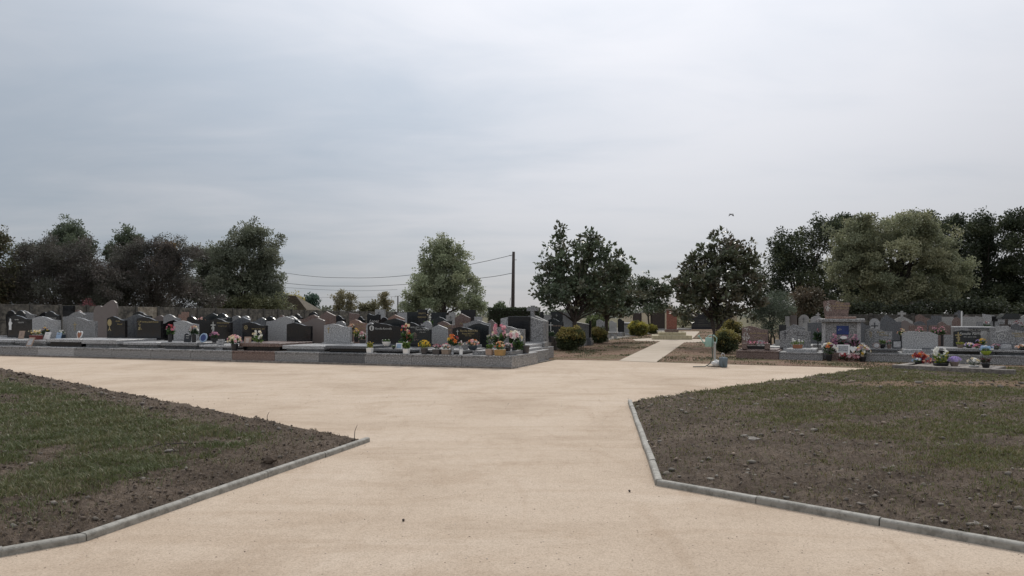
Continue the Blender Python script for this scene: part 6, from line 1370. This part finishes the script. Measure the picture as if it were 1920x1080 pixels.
# boundary gates at the back
GY = 78.0; kg = GY / FPX; gx = lambda px: (px - CX) * kg
gw = empty('cream_wall', (0, GY, 0)); tag(gw, 'cream rendered wall piers behind the memorial', 'wall')
for a, b_, yt in ((1168, 1186, 590), (1203, 1219, 586), (1246.5, 1253, 585), (1373, 1381, 588)):
    box('pier', M['cream'], gw, gx(a), gx(b_), -.2, .3, -.03, EYE - (yt - HY) * kg, .03); box('pier_cap', M['WH'], gw, gx(a) - .05, gx(b_) + .05, -.26, .36, EYE - (yt - HY) * kg + .001, EYE - (yt - HY) * kg + .09, .02)
box('kerb_strip', M['WH'], gw, gx(1271), gx(1296), -.1, .2, -.03, .16, .02); box('kerb_strip', M['WH'], gw, gx(1222), gx(1246), -.4, -.25, -.03, .14, .02)
def board_gate(name, a, b_, yt, n, mat, label, horiz=False, yo=0):
    z1 = EYE - (yt - HY) * kg; r_ = empty(name, ((gx(a) + gx(b_)) / 2, GY + yo, 0)); tag(r_, label, 'gate'); w = gx(b_) - gx(a)
    for i in range(n):
        if horiz: box('board', M[mat], r_, -w / 2, w / 2, -.03 - .006 * (i % 2), .03, .06 + (z1 - .06) * i / n + .004, .06 + (z1 - .06) * (i + 1) / n - .004, .006)
        else: box('board', M[mat], r_, -w / 2 + w * i / n + .004, -w / 2 + w * (i + 1) / n - .004, -.03 - .006 * (i % 2), .03, .06, z1, .006)
    box('frame_rail', M[mat], r_, -w / 2, w / 2, .031, .08, z1 * .8, z1 * .86, .005); box('frame_rail', M[mat], r_, -w / 2, w / 2, .031, .08, .2, .3, .005)
board_gate('wooden_gate', 1186.2, 1202.8, 587, 7, 'gate_brown', 'narrow brown board gate between cream piers')
board_gate('wooden_gate', 1219.2, 1246.3, 586, 12, 'gate_brown', 'wide brown board gate left of the brick memorial')
board_gate('metal_gate', 1296.5, 1329, 586, 10, 'gate_dark', 'anthracite sliding gate right of the brick memorial', True)
board_gate('metal_gate', 1329.4, 1372.5, 588, 10, 'gate_dark', 'anthracite fence panel behind the right magnolia', True, .1)
# grey box tomb under the far magnolia
bt = gnd(1172, 628); tb = empty('box_tomb', (bt.x, bt.y, 0), R(-18)); tag(tb, 'grey box tomb with overhanging lid left of the yellow bush', 'tomb')
kt = bt.y / FPX
box('body', M['GM'], tb, -11 * kt, 10 * kt, 0, 1.6, .12, .86, .02); box('lid', M['GL'], tb, -13 * kt, 12 * kt, -.1, 1.7, .861, .98, .02); box('step', M['GL'], tb, -20 * kt, 14 * kt, -.4, 1.8, -.02, .119, .02)
for x0, x1, yt, yb, mt, lb in ((1118, 1134, 599, 625, 'GM', 'far grey stone behind the loose green shrub'), (1142, 1156, 601, 622, 'WH', 'far white stone left of the box tomb'), (1158, 1170, 597, 620, 'BK', 'far black stone behind the box tomb')):
    Yd = 56; a = at(x0, yt, Yd); c_ = at(x1, yt, Yd); r_ = empty('gravestone', ((a.x + c_.x) / 2, Yd, 0), R(-18)); tag(r_, lb, 'gravestone')
    bm = bmesh.new(); add_prism(bm, outline('wave', c_.x - a.x, a.z - .3, .3), 0, .12, .01); bm_obj('headstone', bm, M[mt], r_); box('plinth', M['GM'], r_, -(c_.x - a.x) * .6, (c_.x - a.x) * .6, -1.2, .25, -.02, .299, .01)

# ------------------------------------------------------------------ tap with watering cans
tq = gnd(1340, 687); tp = empty('water_tap', (tq.x, tq.y, 0)); tag(tp, 'pale metal standpipe tap at the edge of the sand path', 'water tap')
kt = tq.y / FPX
box('post', M['steel'], tp, -.03, .03, -.03, .03, -.02, 46 * kt, .006)
bm = bmesh.new(); add_tube(bm, [(.0, -.03, 44 * kt), (0, -.1, 44 * kt), (0, -.13, 42 * kt)], [.014, .014, .012], 8); bm_obj('spout', bm, M['steel'], tp)
box('foot', M['CC'], tp, -.22, .2, -.12, .14, -.02, .025, .01)
def watering_can(loc, s, mat, label, rz, dirx=-1):
    r_ = empty('watering_can', loc, rz); tag(r_, label, 'watering can'); m_ = M[mat]
    bm = bmesh.new(); prof = [(.13, 0), (.14, .02), (.135, .16), (.125, .27), (.11, .3), (.1, .3)]
    add_lathe(bm, [(a * s, b_ * s) for a, b_ in prof], 16)
    for v in bm.verts: v.co.y *= .72
    bm_obj('body', bm, m_, r_, True)
    bm = bmesh.new(); d_ = dirx
    add_tube(bm, [(d_ * .1 * s, 0, .06 * s), (d_ * .2 * s, 0, .16 * s), (d_ * .3 * s, 0, .31 * s)], [.03 * s, .02 * s, .016 * s], 8); bm_obj('spout', bm, m_, r_, True)
    bm = bmesh.new(); add_lathe(bm, [(.018 * s, 0), (.045 * s, .05 * s), (.045 * s, .06 * s)], 10); o_ = bm_obj('rose', bm, m_, r_); o_.location = (d_ * .3 * s, 0, .31 * s); o_.rotation_euler = (0, d_ * .8, 0)
    bm = bmesh.new(); add_tube(bm, [(-d_ * .115 * s, 0, .08 * s), (-d_ * .22 * s, 0, .15 * s), (-d_ * .23 * s, 0, .28 * s), (-d_ * .14 * s, 0, .37 * s), (0, 0, .36 * s), (d_ * .07 * s, 0, .3 * s)], [.016 * s] * 6, 8); bm_obj('handle', bm, m_, r_, True)
    return r_
wcn = watering_can((tq.x - .13, tq.y + .13, .6), .98, 'mint', 'mint green watering can hanging on the tap post', R(-6))
bm = bmesh.new(); add_tube(bm, [(0.04, .0, .335), (.08, -.05, .35), (.13, -.1, .33)], [.01] * 3, 6); bm_obj('hook', bm, M['steel'], wcn)
cq = gnd(1356, 688.5); gc = empty('watering_can', (cq.x, cq.y, 0), R(12)); tag(gc, 'grey-blue watering can standing on the sand beside the tap', 'watering can')
bm = bmesh.new(); add_box(bm, -.09, .1, -.13, .13, 0, .3, .025, .012); bm_obj('body', bm, M['can'], gc)
bm = bmesh.new(); add_tube(bm, [(-.05, -.135, .05), (-.09, -.17, .2), (-.12, -.2, .34)], [.025, .018, .015], 8); bm_obj('spout', bm, M['can'], gc, True)
bm = bmesh.new(); add_tube(bm, [(-.06, 0, .29), (-.06, 0, .38), (-.02, 0, .43), (.03, 0, .4), (.06, 0, .29)], [.013] * 5, 8); bm_obj('handle', bm, M['glassy'], gc, True)
hs_ = [(tq.x - .13, tq.y - .24, 1.0), (tq.x - .15, tq.y - .25, .6), (tq.x - .13, tq.y - .25, .3), (tq.x - .22, tq.y - .26, .1), (tq.x - .38, tq.y - .3, .015), (tq.x - .75, tq.y - .33, .012)]
bm = bmesh.new(); add_tube(bm, hs_, [.014] * len(hs_), 8); tag(bm_obj('hose', bm, M['hose'], None, True), 'dark green hose hanging beside the tap and trailing on the sand', 'hose')
# white plastic bag heaped at the foot of the tap
bm = bmesh.new(); bmesh.ops.create_icosphere(bm, subdivisions=3, radius=1)
for v in bm.verts:
    kx = 1 + .45 * noise.noise(v.co * 2.1) + .2 * noise.noise(v.co * 5); v.co = Vector((v.co.x * .15, v.co.y * .1, max(-.02, v.co.z * .1 + .07))) * kx
bg_ = bm_obj('plastic_bag', bm, M['white'], None, True); bg_.location = (tq.x + .03, tq.y - .14, .03); tag(bg_, 'crumpled white bag at the foot of the tap', 'bag')
# bird in the sky
bp = at(1371, 402, 45); bm = bmesh.new()
add_tube(bm, [(-.0, -.13, 0), (0, -.05, .01), (0, .06, .01), (0, .14, 0)], [.008, .032, .028, .006], 8)
for s_ in (-1, 1):
    v_ = [bm.verts.new(p_) for p_ in ((s_ * .02, -.06, .02), (s_ * .1, -.05, .05), (s_ * .17, -.0, -.11), (s_ * .1, .06, .04), (s_ * .02, .06, .02))]; bm.faces.new(v_)
    v_ = [bm.verts.new(p_) for p_ in ((s_ * .02, -.06, -.02), (s_ * .02, .06, -.02), (s_ * .1, .06, .0), (s_ * .16, .0, -.13), (s_ * .1, -.05, .01))]; bm.faces.new(v_)
br = bm_obj('bird', bm, M['wire']); br.location = bp; tag(br, 'small dark bird flying above the right magnolia', 'bird')
